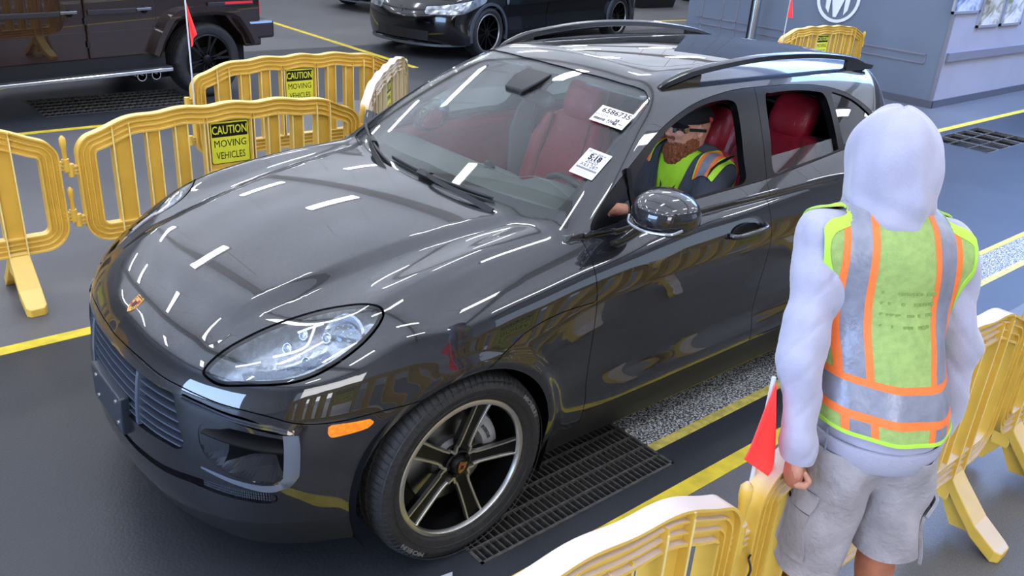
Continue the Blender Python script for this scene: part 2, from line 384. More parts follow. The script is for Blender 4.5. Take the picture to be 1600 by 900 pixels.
# bollard and far dark crates
CH = mat('brushed_steel', (196, 200, 206), .22, metal=1)
bo = thing('bollard', 'round polished steel bollard beside the booth front', 'bollard', (-9.9, -5.02, 0))
obj('post', lathe([(0, 0), (.105, 0), (.105, .02), (.075, .03), (.075, 1.16), (.0, 1.16)], 24), CH, bo)
obj('cap', lathe([(0, 1.16), (.12, 1.16), (.12, 1.22), (.09, 1.25), (0, 1.26)], 24), WHITE, bo)
BK = mat('black_plastic', (26, 27, 30), .4)
for i, (x, y, l_) in enumerate(((-15.6, -12.2, 'left one of the two low black planters at the far end'), (-18.6, -12.6, 'right one of the two low black planters at the far end'))):
    t = thing('planter_box', l_, 'planter', (x, y, 0))
    obj('tub', loft([[(a*s, b_*s*.6, z) for a, b_ in ((-1, -1), (1, -1), (1, 1), (-1, 1))] for z, s in ((0, .62), (.42, .72), (.50, .76), (.50, .68), (.40, .66))]), BK, t, smooth=False)
    obj('base', box(-.5, .5, -.3, .3, 0, .05), BK, t, smooth=False)

SCRAP = mat('torn_paper', (190, 192, 200), .7)
for (x, y), l_ in (((.42, .93), 'small torn paper scrap on the floor under the front bumper corner'), ((.12, 1.02), 'pale torn paper scrap on the floor by the front tyre')):
    tag(obj('paper_scrap', prism([(x-.03, y-.012), (x+.015, y-.02), (x+.035, y+.004), (x+.006, y+.022), (x-.012, y+.012)], .0004, .003), SCRAP, smooth=False), l_, 'scrap')
# ---- implicit body shape
def cr(xs, ys):
    """smooth 1-D interpolant (monotone-ish cubic Hermite) through the points"""
    xs=np.asarray(xs,float); ys=np.asarray(ys,float)
    if xs[0]>xs[-1]: xs=xs[::-1]; ys=ys[::-1]
    h=np.diff(xs); d=np.diff(ys)/h
    m=np.empty_like(ys); m[1:-1]=(d[:-1]*h[1:]+d[1:]*h[:-1])/(h[1:]+h[:-1]); m[0]=d[0]; m[-1]=d[-1]
    def f(x):
        x=np.asarray(x,float)
        i=np.clip(np.searchsorted(xs,x)-1,0,len(xs)-2)
        t=(x-xs[i])/h[i]
        tc=np.clip(t,0,1)
        r=(2*tc**3-3*tc**2+1)*ys[i]+(tc**3-2*tc**2+tc)*h[i]*m[i]+(-2*tc**3+3*tc**2)*ys[i+1]+(tc**3-tc**2)*h[i]*m[i+1]
        return r+np.where(t<0,(x-xs[0])*m[0],0)+np.where(t>1,(x-xs[-1])*m[-1],0)
    return f
def smax(a,b,k):
    h=np.maximum(k-np.abs(a-b),0)/k
    return np.maximum(a,b)+h*h*k*.25
def smin(a,b,k): return -smax(-a,-b,k)
def sstep(a,b,x):
    t=np.clip((x-a)/(b-a),0,1); return t*t*(3-2*t)
plan=cr([-3.85,-3.5,-3.1,-2.8,-2.4,-2.0,-1.6,-1.1,-.6,-.25,0,.3,.5,.7,.9],[.80,.885,.935,.95,.932,.918,.918,.920,.925,.945,.952,.938,.905,.84,.74])
prof=cr([.1,.2,.30,.42,.52,.64,.78,.90,.96,1.02,1.08,1.14],[-.10,-.06,-.02,-.002,-.018,-.016,-.004,.0,-.012,-.032,-.058,-.095])
proff=cr([.1,.2,.30,.45,.6,.75,.85,.95,1.05,1.15],[-.10,-.075,-.05,-.015,.0,.0,-.012,-.04,-.09,-.16])
hoodc=cr([-1.2,-.6,-.3,0,.3,.5,.65,.8,.95],[1.15,1.145,1.125,1.085,1.02,.965,.915,.855,.78])
rearc=1.13
front=cr([0,.2,.4,.55,.68,.78,.86,.95],[.885,.877,.842,.787,.712,.612,.475,.24])
frz=cr([.1,.2,.28,.4,.5,.62,.72,.80,.9],[-.12,-.045,-.01,-.0,.0,-.01,-.03,-.07,-.16])
def arch(x,z,cx,r):
    d=np.sqrt((x-cx)**2+(z-.365)**2)
    return .016*np.exp(-((d-r)/.035)**2)*(z>.1)
def lower(x,y,z):
    w=sstep(-.9,-.2,x); wr=sstep(-2.3,-2.9,x)
    Y=plan(x)+prof(z)*(1-w)+proff(z)*w + arch(x,z,0,.425)+arch(x,z,-2.807,.425)
    a=(y-Y)*.97
    zc=np.where(x>-1.2,hoodc(x),1.15+.045*sstep(-1.4,-2.4,x))
    Z=zc-.035*(y/.7)**2*sstep(-1.3,-.6,x)
    # power-dome creases: from the windscreen corners to the inner ends of the lamps, valley outside, fender crest
    yc=.40+.16*np.clip((.75-x)/1.3,0,1.1)
    Z=Z-.020*sstep(yc-.03,yc+.06,y)*sstep(-.75,-.3,x)*sstep(.85,.4,x)
    yf=.745
    Z=Z+.030*np.exp(-((y-yf)/.11)**2)*sstep(.6,.1,x)*sstep(-.9,-.2,x)
    b=(z-Z)*.96
    X=front(y)+frz(z)
    c=(x-X)*.9
    d=smax(a,b,.15)
    d=smax(d,c,.12)
    e=(-3.72+.35*(y/.9)**4+.10*((z-.7)/.5)**2-x)*.95
    return smax(d,e,.2)
roofc=cr([-3.7,-3.3,-2.8,-2.2,-1.7,-1.3,-1.0,-.7],[1.42,1.50,1.565,1.60,1.605,1.588,1.555,1.50])
sideb=cr([-3.6,-3.2,-2.8,-2.2,-1.6,-1.1,-.7,-.4],[.70,.79,.835,.855,.855,.84,.815,.78])
def green(x,y,z):
    S=sideb(x)-.60*(z-1.12)-.25*np.maximum(z-1.12,0)**2
    a=(y-S)*.85
    b=(z-(roofc(x)-.05*(y/.6)**2))
    zz=z-1.12
    W=-.375-.315*y*y-1.52*zz-.55*zz**2
    c=(x-W)*.53
    d=smax(a,b,.10)
    d=smax(d,c,.05)
    Rr=-3.45+.7*zz+1.6*y**4
    d=smax(d,(Rr-x)*.7,.08)
    return smax(d,1.08-z,.02)
def F(P):
    x=P[...,0];y=np.abs(P[...,1]);z=P[...,2]
    # deck clipped a little under the glasshouse so that only outer skin remains
    return smin(lower(x,y,z),green(x,y,z),.02)
def grad(P,fn=None,h=1e-3):
    fn=fn or F
    g=np.stack([fn(P+np.eye(3)[i]*h)-fn(P-np.eye(3)[i]*h) for i in range(3)],-1)/(2*h)
    return g
# ---------------------------------------------------------------- skin extraction and cutting
def surface_nets(fn, lo, hi, h):
    xs = [np.arange(lo[i], hi[i]+h, h) for i in range(3)]
    G = np.stack(np.meshgrid(*xs, indexing='ij'), -1); f = fn(G); s = f < 0
    c = s[:-1, :-1, :-1].astype(np.int8)*0
    for a in (0, 1):
        for b in (0, 1):
            for d in (0, 1): c = c+s[a:s.shape[0]-1+a, b:s.shape[1]-1+b, d:s.shape[2]-1+d]
    act = (c > 0) & (c < 8); idx = -np.ones(act.shape, int); ii = np.argwhere(act); idx[act] = np.arange(len(ii))
    # start at the mean of the edge crossings, then project on the surface
    P = np.zeros((len(ii), 3)); W = np.zeros(len(ii))
    cor = np.array([(a, b, d) for a in (0, 1) for b in (0, 1) for d in (0, 1)])
    for i in range(8):
        for j in range(i+1, 8):
            if np.abs(cor[i]-cor[j]).sum() != 1: continue
            A, B = ii+cor[i], ii+cor[j]; fa = f[A[:, 0], A[:, 1], A[:, 2]]; fb = f[B[:, 0], B[:, 1], B[:, 2]]
            k = (fa < 0) != (fb < 0); t = np.where(k, fa/(fa-fb+1e-12), 0)
            P += np.where(k[:, None], A+(B-A)*t[:, None], 0); W += k
    P = P/W[:, None]*h+np.array(lo)
    for _ in range(3):
        g = grad(P, fn); v = fn(P); P = P-g*(v/np.maximum((g*g).sum(1), .1))[:, None]
    T = []
    sh = s.shape
    for ax in range(3):
        o = [a for a in range(3) if a != ax]
        sl0 = [slice(1, sh[0]-1)]*3; sl0[ax] = slice(0, sh[ax]-1); sl1 = list(sl0); sl1[ax] = slice(1, sh[ax])
        for q in o: sl0[q] = slice(1, sh[q]-1); sl1[q] = slice(1, sh[q]-1)
        A = s[tuple(sl0)]; B = s[tuple(sl1)]; e = np.argwhere(A != B)
        if not len(e): continue
        fl = A[tuple(e.T)]
        for q in o: e[:, q] += 1
        def cell(d0, d1):
            k = e.copy(); k[:, o[0]] -= d0; k[:, o[1]] -= d1; return idx[tuple(k.T)]
        q = np.stack([cell(0, 0), cell(1, 0), cell(1, 1), cell(0, 1)], 1); ok = (q >= 0).all(1); q = q[ok]; fl = fl[ok]
        if ax == 1: fl = ~fl
        q[~fl] = q[~fl][:, ::-1]
        T += [q[:, [0, 2, 1]], q[:, [0, 3, 2]]]
    T = np.concatenate(T)
    N = grad(P, fn); N /= np.linalg.norm(N, axis=1)[:, None]
    fc = np.cross(P[T[:, 1]]-P[T[:, 0]], P[T[:, 2]]-P[T[:, 0]]); bad = (fc*N[T[:, 0]]).sum(1) < 0; T[bad] = T[bad][:, ::-1]
    return P, N, T
def compact(S):
    V, N, T = S; u, inv = np.unique(T, return_inverse=True); return V[u], N[u], inv.reshape(T.shape)
def clip(S, s):
    """keep the part of the skin where s > 0, cut cleanly along s = 0"""
    V, N, T = S
    if len(T) == 0: return S
    s = np.where(np.abs(s) < 1e-7, 1e-7, s)
    ins = s > 0; n = ins[T].sum(1); keep = T[n == 3]; new = []; ev = []
    for k in (1, 2):
        t = T[n == k]
        if not len(t): continue
        m = ins[t] if k == 1 else ~ins[t]; r = m.argmax(1); t = np.take_along_axis(t, (np.arange(3)[None]+r[:, None]) % 3, 1); ev.append((k, t))
    edges = np.concatenate([np.concatenate([t[:, [0, 1]], t[:, [0, 2]]]) for k, t in ev]) if ev else np.zeros((0, 2), int)
    if len(edges):
        es = np.sort(edges, 1); u, inv = np.unique(es, axis=0, return_inverse=True); inv = inv.ravel()
        t_ = s[u[:, 0]]/(s[u[:, 0]]-s[u[:, 1]])
        nv = V[u[:, 0]]+(V[u[:, 1]]-V[u[:, 0]])*t_[:, None]; nn = N[u[:, 0]]+(N[u[:, 1]]-N[u[:, 0]])*t_[:, None]; nn /= np.linalg.norm(nn, axis=1)[:, None]
        off = 0
        for k, t in ev:
            q = len(t); a = inv[off:off+q]+len(V); b = inv[off+q:off+2*q]+len(V); off += 2*q
            if k == 1: new.append(np.stack([t[:, 0], a, b], 1))
            else: new += [np.stack([t[:, 1], t[:, 2], b], 1), np.stack([t[:, 1], b, a], 1)]
        V = np.concatenate([V, nv]); N = np.concatenate([N, nn])
    return compact((V, N, np.concatenate([keep]+new)))
def sdf(poly, Q):
    """signed distance of points Q to a closed outline, positive inside"""
    P = np.array(poly); A = P; B = np.roll(P, -1, 0); out = np.full(len(Q), 9e9); cnt = np.zeros(len(Q), int)
    for a, b in zip(A, B):
        d = b-a; L2 = d@d
        if L2 < 1e-14: continue
        t = np.clip(((Q-a)@d)/L2, 0, 1); out = np.minimum(out, np.hypot(*(Q-a-t[:, None]*d).T))
        c = ((a[1] > Q[:, 1]) != (b[1] > Q[:, 1])); cnt += c & (Q[:, 0] < a[0]+(Q[:, 1]-a[1])*d[0]/(d[1] if d[1] else 1e-12))
    return np.where(cnt % 2 == 1, out, -out)
def smooth_poly(pts, n=6): return [p_[:2] for p_ in bez(pts, n, closed=True)]
def solid(S, th, inner=0.0):
    """give a skin thickness th (number or per-vertex array) inwards; returns V, N, T with separate rim vertices"""
    V, N, T = S; th = np.broadcast_to(np.asarray(th, float), (len(V),))[:, None]
    inn = V-N*th
    e = np.concatenate([T[:, [0, 1]], T[:, [1, 2]], T[:, [2, 0]]]); es = np.sort(e, 1)
    u, inv, c = np.unique(es, axis=0, return_inverse=True, return_counts=True); b = e[c[inv.ravel()] == 1]
    VV = [V, inn]; NN = [N, -N]; TT = [T, T[:, ::-1]+len(V)]
    if len(b):
        a0, a1, i0, i1 = V[b[:, 0]], V[b[:, 1]], inn[b[:, 0]], inn[b[:, 1]]
        nn = np.cross(a0-a1, i0-a0); nn = -nn/np.maximum(np.linalg.norm(nn, axis=1), 1e-12)[:, None]
        nn = -nn
        o = 2*len(V); q = len(b); VV += [a0, a1, i0, i1]; NN += [nn]*4; r = np.arange(q)+o
        t1 = np.stack([r+q, r, r+2*q], 1); t2 = np.stack([r+q, r+2*q, r+3*q], 1); TT += [t1, t2]
        # make the stored normals agree with the winding
        VA = np.concatenate(VV); g = np.cross(VA[t1[:, 1]]-VA[t1[:, 0]], VA[t1[:, 2]]-VA[t1[:, 0]])
        sg = np.sign((g*nn).sum(1)); sg[sg == 0] = 1
        for k in range(4): NN[-4 if k == 0 else -4] = NN[-4]
        NN = NN[:2]+[nn*sg[:, None]]*4
    return np.concatenate(VV), np.concatenate(NN), np.concatenate(TT)
def mirror(S): V, N, T = S; f = np.array([1, -1, 1]); return V*f, N*f, T[:, ::-1]
def join(*Ss):
    o = 0; V = []; N = []; T = []
    for S in Ss: V.append(S[0]); N.append(S[1]); T.append(S[2]+o); o += len(S[0])
    return np.concatenate(V), np.concatenate(N), np.concatenate(T)
def weld(S):
    V, N, T = S; k = np.round(V, 5); u, first, inv = np.unique(k, axis=0, return_index=True, return_inverse=True); inv = inv.ravel()
    T = inv[T]; ok = (T[:, 0] != T[:, 1]) & (T[:, 1] != T[:, 2]) & (T[:, 0] != T[:, 2]); return V[first], N[first], T[ok]
def sobj(name, S, m, parent=None, label=None):
    V, N, T = S; me = bpy.data.meshes.new(name); me.vertices.add(len(V)); me.vertices.foreach_set('co', V.astype(np.float32).ravel())
    me.loops.add(len(T)*3); me.loops.foreach_set('vertex_index', T.astype(np.int32).ravel())
    me.polygons.add(len(T)); me.polygons.foreach_set('loop_start', np.arange(0, len(T)*3, 3, dtype=np.int32)); me.polygons.foreach_set('loop_total', np.full(len(T), 3, dtype=np.int32))
    me.update(calc_edges=True); me.validate()
    me.polygons.foreach_set('use_smooth', np.ones(len(me.polygons), bool))
    if len(me.vertices) == len(V): me.normals_split_custom_set_from_vertices([tuple(n) for n in N])
    me.materials.append(m); o = bpy.data.objects.new(name, me); C.objects.link(o)
    if parent: o.parent = parent
    if label: o['label'] = label
    return o

# ================================================================ THE GREY CAR (x forward, y towards the driver's side)
def paint(name, col, flake=(60, 62, 66), rough=.32, metal=.55):
    m = mat(name, col, rough, metal=metal, coat=1.0, coatr=.015); nt = m.node_tree; b = nt.nodes['Principled BSDF']
    tc = nt.nodes.new('ShaderNodeTexCoord'); v = nt.nodes.new('ShaderNodeTexNoise'); v.inputs['Scale'].default_value = 900
    r = nt.nodes.new('ShaderNodeValToRGB'); r.color_ramp.elements[0].color = srgb(*col); r.color_ramp.elements[1].color = srgb(*flake); r.color_ramp.elements[0].position = .45; r.color_ramp.elements[1].position = .75
    nt.links.new(tc.outputs['Object'], v.inputs['Vector']); nt.links.new(v.outputs['Fac'], r.inputs[0]); nt.links.new(r.outputs[0], b.inputs['Base Color'])
    b.inputs['Coat IOR'].default_value = 1.74; b.inputs['Specular IOR Level'].default_value = .15
    return m
PAINT = paint('dark_grey_paint', (20, 21, 25), (42, 44, 50), metal=.06)
BLADE = mat('satin_blue_grey_trim', (128, 138, 158), .35, metal=.6, coat=.4)
GLB = mat('gloss_black', (5, 5, 6), .3, spec=.18); SATB = mat('satin_black_plastic', (24, 25, 28), .45); RUB = mat('rubber_black', (18, 18, 19), .7)
CHROME = mat('chrome', (225, 228, 232), .08, metal=1); DARKCH = mat('dark_chrome', (150, 156, 166), .18, metal=1)
WGL = glass('windscreen_glass', (.95, .975, .965), refl=1.0); SGL = glass('side_glass', (.72, .80, .78), refl=1.2); PGL = glass('privacy_glass', (.16, .17, .18), refl=1.3)
PANO = mat('black_roof_glass', (14, 14, 15), .02, coat=1, coatr=0.01)
LENS = glass('lamp_lens', (.93, .95, .96), refl=1.4)
RED = mat('red_leather', (156, 30, 50), .42, noise=.12, scale=30, bump=.25, bscale=260, coat=.15); REDD = mat('red_leather_seam', (84, 12, 24), .6)
INT = mat('interior_black', (34, 34, 36), .6, bump=.2, bscale=300, noise=.1); HEAD = mat('headliner_grey', (128, 130, 138), .85, noise=.06, scale=80)
car = thing('car', 'dark grey glossy sport utility car with red leather seats and a bearded driver', 'car')
S0 = surface_nets(F, (-3.9, -.04, .17), (.98, 1.02, 1.70), .0165)
S0 = clip(S0, S0[0][:, 1]+1e-9); S0[0][:, 1] = np.where(S0[0][:, 1] < 1e-5, 0, S0[0][:, 1])
GAP = .0018
def region(S, fn, gap=GAP):
    """split a skin in two along fn = 0, leaving a shut line"""
    v = fn(S[0]); a = clip(S, v-gap) if (v > gap).any() else (S[0][:0], S[1][:0], S[2][:0]); v2 = fn(S[0]); b = clip(S, -v2-gap); return a, b
XZ = lambda V: V[:, [0, 2]]
XY = lambda V: V[:, [0, 1]]
YZ = lambda V: V[:, [1, 2]]
# bottom edge of the body
S0 = clip(S0, S0[0][:, 2]-.205)
# wheel arches
ARF = [(.402*math.cos(a), .365+.402*math.sin(a)) for a in np.linspace(-.25, PI-.12, 50)]
def arch_field(cx):
    def f(V):
        d = np.hypot(V[:, 0]-cx, V[:, 2]-.365)-.402
        # below the hub the opening widens into the bumper and the sill
        return np.where(V[:, 1] > .45, d, .5) if cx == 0 else np.where(V[:, 1] > .45, d, .5)
    return f
for cx in (0, -2.807):
    v = np.where(S0[0][:, 2] < .365, np.abs(S0[0][:, 0]-cx)-.402, np.hypot(S0[0][:, 0]-cx, S0[0][:, 2]-.365)-.402); v = np.where(S0[0][:, 1] > .3, v, .5)
    S0 = clip(S0, v)
FRONTY = lambda V: V[:, 0] > .2
zs = cr([0, .24, .39, .47, .59, .69, .75, .80, .84, .87, .90, .95], [.737, .741, .734, .733, .727, .722, .712, .692, .688, .693, .705, .722])
# lower bodywork / glasshouse: the belt line
belt = cr([-3.9, -3.3, -2.9, -2.33, -1.98, -1.69, -1.4, -1.1, -.9, -.70, -.62, -.56, -.50, -.40, -.2], [1.24, 1.24, 1.222, 1.187, 1.164, 1.146, 1.140, 1.130, 1.125, 1.106, 1.100, 1.3, 1.6, 1.8, 2.0])
# --- windscreen (top view outline)
WSP = [(-.372, -.3), (-.372, 0), (-.378, .15), (-.393, .28), (-.414, .42), (-.468, .56), (-.520, .685), (-.545, .705), (-.655, .700), (-.834, .668), (-1.054, .616), (-1.165, .575), (-1.195, .52), (-1.165, .42), (-1.135, .2), (-1.128, 0), (-1.128, -.3)]
wsf = lambda V: sdf(WSP, XY(V))+np.where(V[:, 2] < 1.085, -.5, 0)
ws, S1 = region(S0, wsf, .001)
# --- rear window
rgf = lambda V: sdf(smooth_poly([(-.56, 1.22), (.56, 1.22), (.50, 1.42), (.30, 1.455), (-.30, 1.455), (-.50, 1.42)], 5), YZ(V))+np.where(V[:, 0] > -2.9, -5, 0)
rg, S1 = region(S1, rgf, .001)
# --- daylight openings of the side windows
DLO = smooth_poly([(-.640, 1.112), (-.767, 1.206), (-.995, 1.323), (-1.19, 1.406), (-1.394, 1.462), (-1.60, 1.488), (-1.8, 1.496), (-2.2, 1.484), (-2.45, 1.455), (-2.63, 1.405), (-2.78, 1.32), (-2.86, 1.235), (-2.80, 1.215), (-2.33, 1.187), (-1.98, 1.165), (-1.69, 1.148), (-1.4, 1.141), (-1.1, 1.131), (-.9, 1.126), (-.72, 1.11)], 5)
dlo, S1 = region(S1, lambda V: np.where(V[:, 1] > .5, sdf(DLO, XZ(V)), -.3), .001)
O1 = smooth_poly([(-.735, 1.138), (-.80, 1.178), (-.908, 1.235), (-1.05, 1.318), (-1.198, 1.390), (-1.40, 1.446), (-1.56, 1.464), (-1.655, 1.458), (-1.672, 1.42), (-1.60, 1.25), (-1.555, 1.158), (-1.40, 1.150), (-1.1, 1.143), (-.9, 1.138)], 5)
O2 = smooth_poly([(-1.775, 1.168), (-1.83, 1.30), (-1.905, 1.455), (-1.96, 1.466), (-2.15, 1.463), (-2.33, 1.445), (-2.385, 1.425), (-2.385, 1.36), (-2.345, 1.22), (-2.32, 1.195), (-2.1, 1.182), (-1.9, 1.172)], 5)
O3 = smooth_poly([(-2.45, 1.425), (-2.50, 1.425), (-2.62, 1.388), (-2.73, 1.32), (-2.795, 1.245), (-2.76, 1.230), (-2.43, 1.212), (-2.405, 1.225), (-2.43, 1.34)], 5)
fwin, dlo = region(dlo, lambda V: sdf(O1, XZ(V)), .0); rwin, dlo = region(dlo, lambda V: sdf(O2, XZ(V)), .0); qwin, dlo = region(dlo, lambda V: sdf(O3, XZ(V)), .0)
SEAM = lambda z: np.where(z > 1.13, -1.70-(z-1.13)*.42, -1.70-.01*np.sin((z-.4)*4))
dlof, dlor = region(dlo, lambda V: V[:, 0]-SEAM(V[:, 2]), .0015)
# --- front: head lamp outline in an oblique plane
HN = np.array([.45, .55, .70]); HN = HN/np.linalg.norm(HN); HU = np.cross([0, 0, 1], HN); HU /= np.linalg.norm(HU); HV = np.cross(HN, HU)
HL3 = [(.720,.503,.790),(.722,.530,.774),(.700,.582,.765),(.652,.642,.776),(.570,.722,.792),(.503,.765,.810),(.427,.793,.845),(.344,.808,.894),(.283,.806,.936),(.243,.791,.972),(.236,.766,.990),(.255,.730,.994),(.295,.680,.984),(.371,.618,.960),(.464,.575,.930),(.560,.540,.892),(.656,.510,.842)]
HLP = smooth_poly([(np.dot(q, HU), np.dot(q, HV)) for q in HL3], 5)
HQ = lambda V: np.stack([V@HU, V@HV], 1)
lampS, S1 = region(S1, lambda V: np.where((V[:, 0] > .15) & (V[:, 2] > .7), sdf(HLP, HQ(V)), -.4), .004)
# --- roof and pillars versus lower body
def topf(V):
    s = V[:, 2]-belt(V[:, 0]); return s
cab, S1 = region(S1, lambda V: np.where(V[:, 0] < -.46, np.where((V[:, 0] > -.66) & (V[:, 2] > 1.103), np.minimum(.02, -.46-V[:, 0]), V[:, 2]-belt(np.minimum(V[:, 0], -.62))), np.maximum(-.3, -.46-V[:, 0])), .0)
# black roof glass inset in the roof
SUN = smooth_poly([(-1.335, -.35), (-1.325, 0), (-1.335, .30), (-1.40, .395), (-1.60, .415), (-2.2, .42), (-2.75, .40), (-2.85, .34), (-2.86, 0), (-2.85, -.34)], 4)
SUN = [(-1.31, -.5), (-1.31, 0), (-1.325, .18), (-1.35, .29), (-1.395, .355), (-1.47, .39), (-1.62, .405), (-2.2, .41), (-2.75, .395), (-2.84, .35), (-2.87, .25), (-2.875, 0), (-2.875, -.5)]
pano, cab = region(cab, lambda V: np.where(V[:, 2] > 1.4, sdf(SUN, XY(V)), -.3), .0015)
# --- bonnet (clamshell) : above the nose line and the arch-to-door seam
seamx = cr([-.62, -.571, -.428, -.3, -.223, -.176, -.118, .0, .2], [.862, .863, .866, .853, .834, .813, .795, .74, .70])
def bonf(V):
    up = np.where(V[:, 0] > .1, V[:, 2]-zs(V[:, 1]), V[:, 2]-seamx(V[:, 0])); return np.minimum(up*.9, V[:, 0]+.605)
bonnet, S1 = region(S1, bonf)
bumper, S1 = region(S1, lambda V: V[:, 0]-.1)
fender, S1 = region(S1, lambda V: np.minimum(V[:, 0]+.605, V[:, 2]-.30))
# --- doors
def door_poly(x0, x1f, zb): return None
d1 = lambda V: np.minimum(np.minimum(-.605-V[:, 0], V[:, 0]-SEAM(V[:, 2])), V[:, 2]-.372)
doorf, S1 = region(S1, d1)
ARR = lambda V: np.hypot(V[:, 0]+2.807, V[:, 2]-.365)-.475
d2 = lambda V: np.minimum(np.minimum(np.minimum(SEAM(V[:, 2])-V[:, 0], V[:, 0]+2.56), V[:, 2]-.385), ARR(V))
doorr, S1 = region(S1, d2)
sill, S1 = region(S1, lambda V: np.minimum(.375-V[:, 2], V[:, 0]+2.41), .0)
rearb, S1b = region(S1, lambda V: V[:, 0]+2.41+.0, .0); rearq = join(S1b) if len(S1b[2]) else rearb
# --- openings in the bumper
GRL = [(-.2, .700), (.15, .702), (.39, .700), (.43, .703), (.446, .695), (.462, .64), (.485, .575), (.497, .545), (.487, .520), (.46, .508), (.397, .508), (.237, .500), (-.2, .500)]
grille_S, bumper = region(bumper, lambda V: np.where(V[:, 0] > .4, sdf(GRL, YZ(V)), -.3), .0)
STK = smooth_poly([(.468, .716), (.53, .714), (.59, .709), (.69, .700), (.76, .676), (.795, .665), (.792, .652), (.76, .655), (.69, .672), (.59, .689), (.51, .698), (.475, .702)], 4)
strake_S, bumper = region(bumper, lambda V: np.where(V[:, 0] > .3, sdf(STK, YZ(V)), -.3), .0)
ITK = [(.560, .640), (.60, .650), (.66, .655), (.72, .650), (.78, .638), (.784, .62), (.785, .53), (.782, .50), (.770, .478), (.745, .470), (.69, .480), (.63, .500), (.585, .525), (.562, .56), (.552, .60)]
intake_S, bumper = region(bumper, lambda V: np.where(V[:, 0] > .3, sdf(smooth_poly(ITK, 3), YZ(V)), -.3), .0)
LOW = [(-.2, .372), (.2, .374), (.40, .384), (.508, .398), (.64, .396), (.745, .392), (.768, .40), (.768, .428), (.75, .436), (.64, .440), (.508, .428), (.40, .412), (.2, .400), (-.2, .397)]
low_S, bumper = region(bumper, lambda V: np.where(V[:, 0] > .3, sdf(LOW, YZ(V)), -.3), .0)
lip_S, bumper = region(bumper, lambda V: np.where(V[:, 0] > .36, .262+.05*sstep(.3, .8, V[:, 1])-.0-V[:, 2], -.1), .0)
def both(name, S, m, th, parent=car, label=None, mid=True):
    """a central panel: both mirrored halves in one mesh"""
    return sobj(name, solid(weld(join(S, mirror(S))), th), m, parent, label)
def sides(name, S, m, th, label=None, parent=car):
    return [sobj(name, solid(weld(T_), th), m, parent, label) for T_ in (S, mirror(S))]
both('bonnet', bonnet, PAINT, .014, label='dark grey bonnet with two raised creases'); both('front_bumper', bumper, PAINT, .014)
sides('front_wing', fender, PAINT, .014)
def pocket(S, depth): V, N, T = S; return (V-N*np.broadcast_to(np.asarray(depth, float), (len(V),))[:, None], N, T)
def wall(S, d0, d1):
    """rim walls of an opening from depth d0 to d1"""
    V, N, T = S; e = np.concatenate([T[:, [0, 1]], T[:, [1, 2]], T[:, [2, 0]]]); es = np.sort(e, 1)
    u, inv, c = np.unique(es, axis=0, return_inverse=True, return_counts=True); b = e[c[inv.ravel()] == 1]
    b = b[(V[b[:, 0], 1] > 1e-4) | (V[b[:, 1], 1] > 1e-4)]
    d0 = np.broadcast_to(np.asarray(d0, float), (len(V),)); d1 = np.broadcast_to(np.asarray(d1, float), (len(V),))
    P = [V[b[:, k]]-N[b[:, k]]*d[b[:, k]][:, None] for d in (d0, d1) for k in (0, 1)]; q = len(b); r = np.arange(q)
    T1 = np.stack([r, r+q, r+3*q], 1); T2 = np.stack([r, r+3*q, r+2*q], 1); VV = np.concatenate(P)
    n = np.cross(VV[T1[:, 1]]-VV[T1[:, 0]], VV[T1[:, 2]]-VV[T1[:, 0]]); n /= np.maximum(np.linalg.norm(n, axis=1), 1e-12)[:, None]
    return VV, np.concatenate([n]*4), np.concatenate([T1, T2])
# grille: black well, painted frame edge, horizontal slats and vertical dividers
gr_d = .075
sobj('grille_well', join(*[k for S in (grille_S,) for k in (pocket(S, gr_d), wall(S, 0, gr_d), mirror(pocket(S, gr_d)), mirror(wall(S, 0, gr_d)))]), SATB, car)
def front_pt(y, z, off=0):
    """point on the nose skin at height z and lateral y, pushed in by off"""
    x = front(abs(y))+frz(z); lo_, hi_ = x-.25, x+.1
    for _ in range(30):
        m_ = (lo_+hi_)/2
        if lower(np.array(m_), np.array(abs(y)), np.array(z)) < 0: lo_ = m_
        else: hi_ = m_
    return Vector((lo_-off, y, z))
GRILLE = mat('grille_satin', (100, 110, 130), .34, metal=.5)
def blade(ys, zf, off0, off1, th, m, name, parent=car, label=None, closed=False):
    """a bent slat following the nose: rings across it"""
    rings = []
    for y in ys:
        z = zf(y); a = front_pt(y, z, off0); b = front_pt(y, z-.012, off1)
        rings.append([a+Vector((0, 0, th/2)), b+Vector((0, 0, th/2)), b-Vector((0, 0, th/2)), a-Vector((0, 0, th/2))])
    return obj(name, loft(rings), m, parent, label=label, ang=30)
gw = lambda z: np.interp(z, [.50, .545, .60, .70], [.46, .49, .47, .435])
for z in (.672, .640, .608, .576, .546, .520):
    wd = float(gw(z))-.004; blade([wd*t for t in np.linspace(-1, 1, 25)], lambda y, z=z: z, .006, .050, .006, GRILLE, 'grille_slat')
for y in (-.235, .235):
    rings = []
    for z in np.linspace(.503, .698, 9):
        a = front_pt(y, z, .000); rings.append([a+Vector((0, -.011, 0)), a+Vector((0, .011, 0)), a+Vector((-.06, .011, 0)), a+Vector((-.06, -.011, 0))])
    obj('grille_divider', loft(rings), GRILLE, car, ang=30)
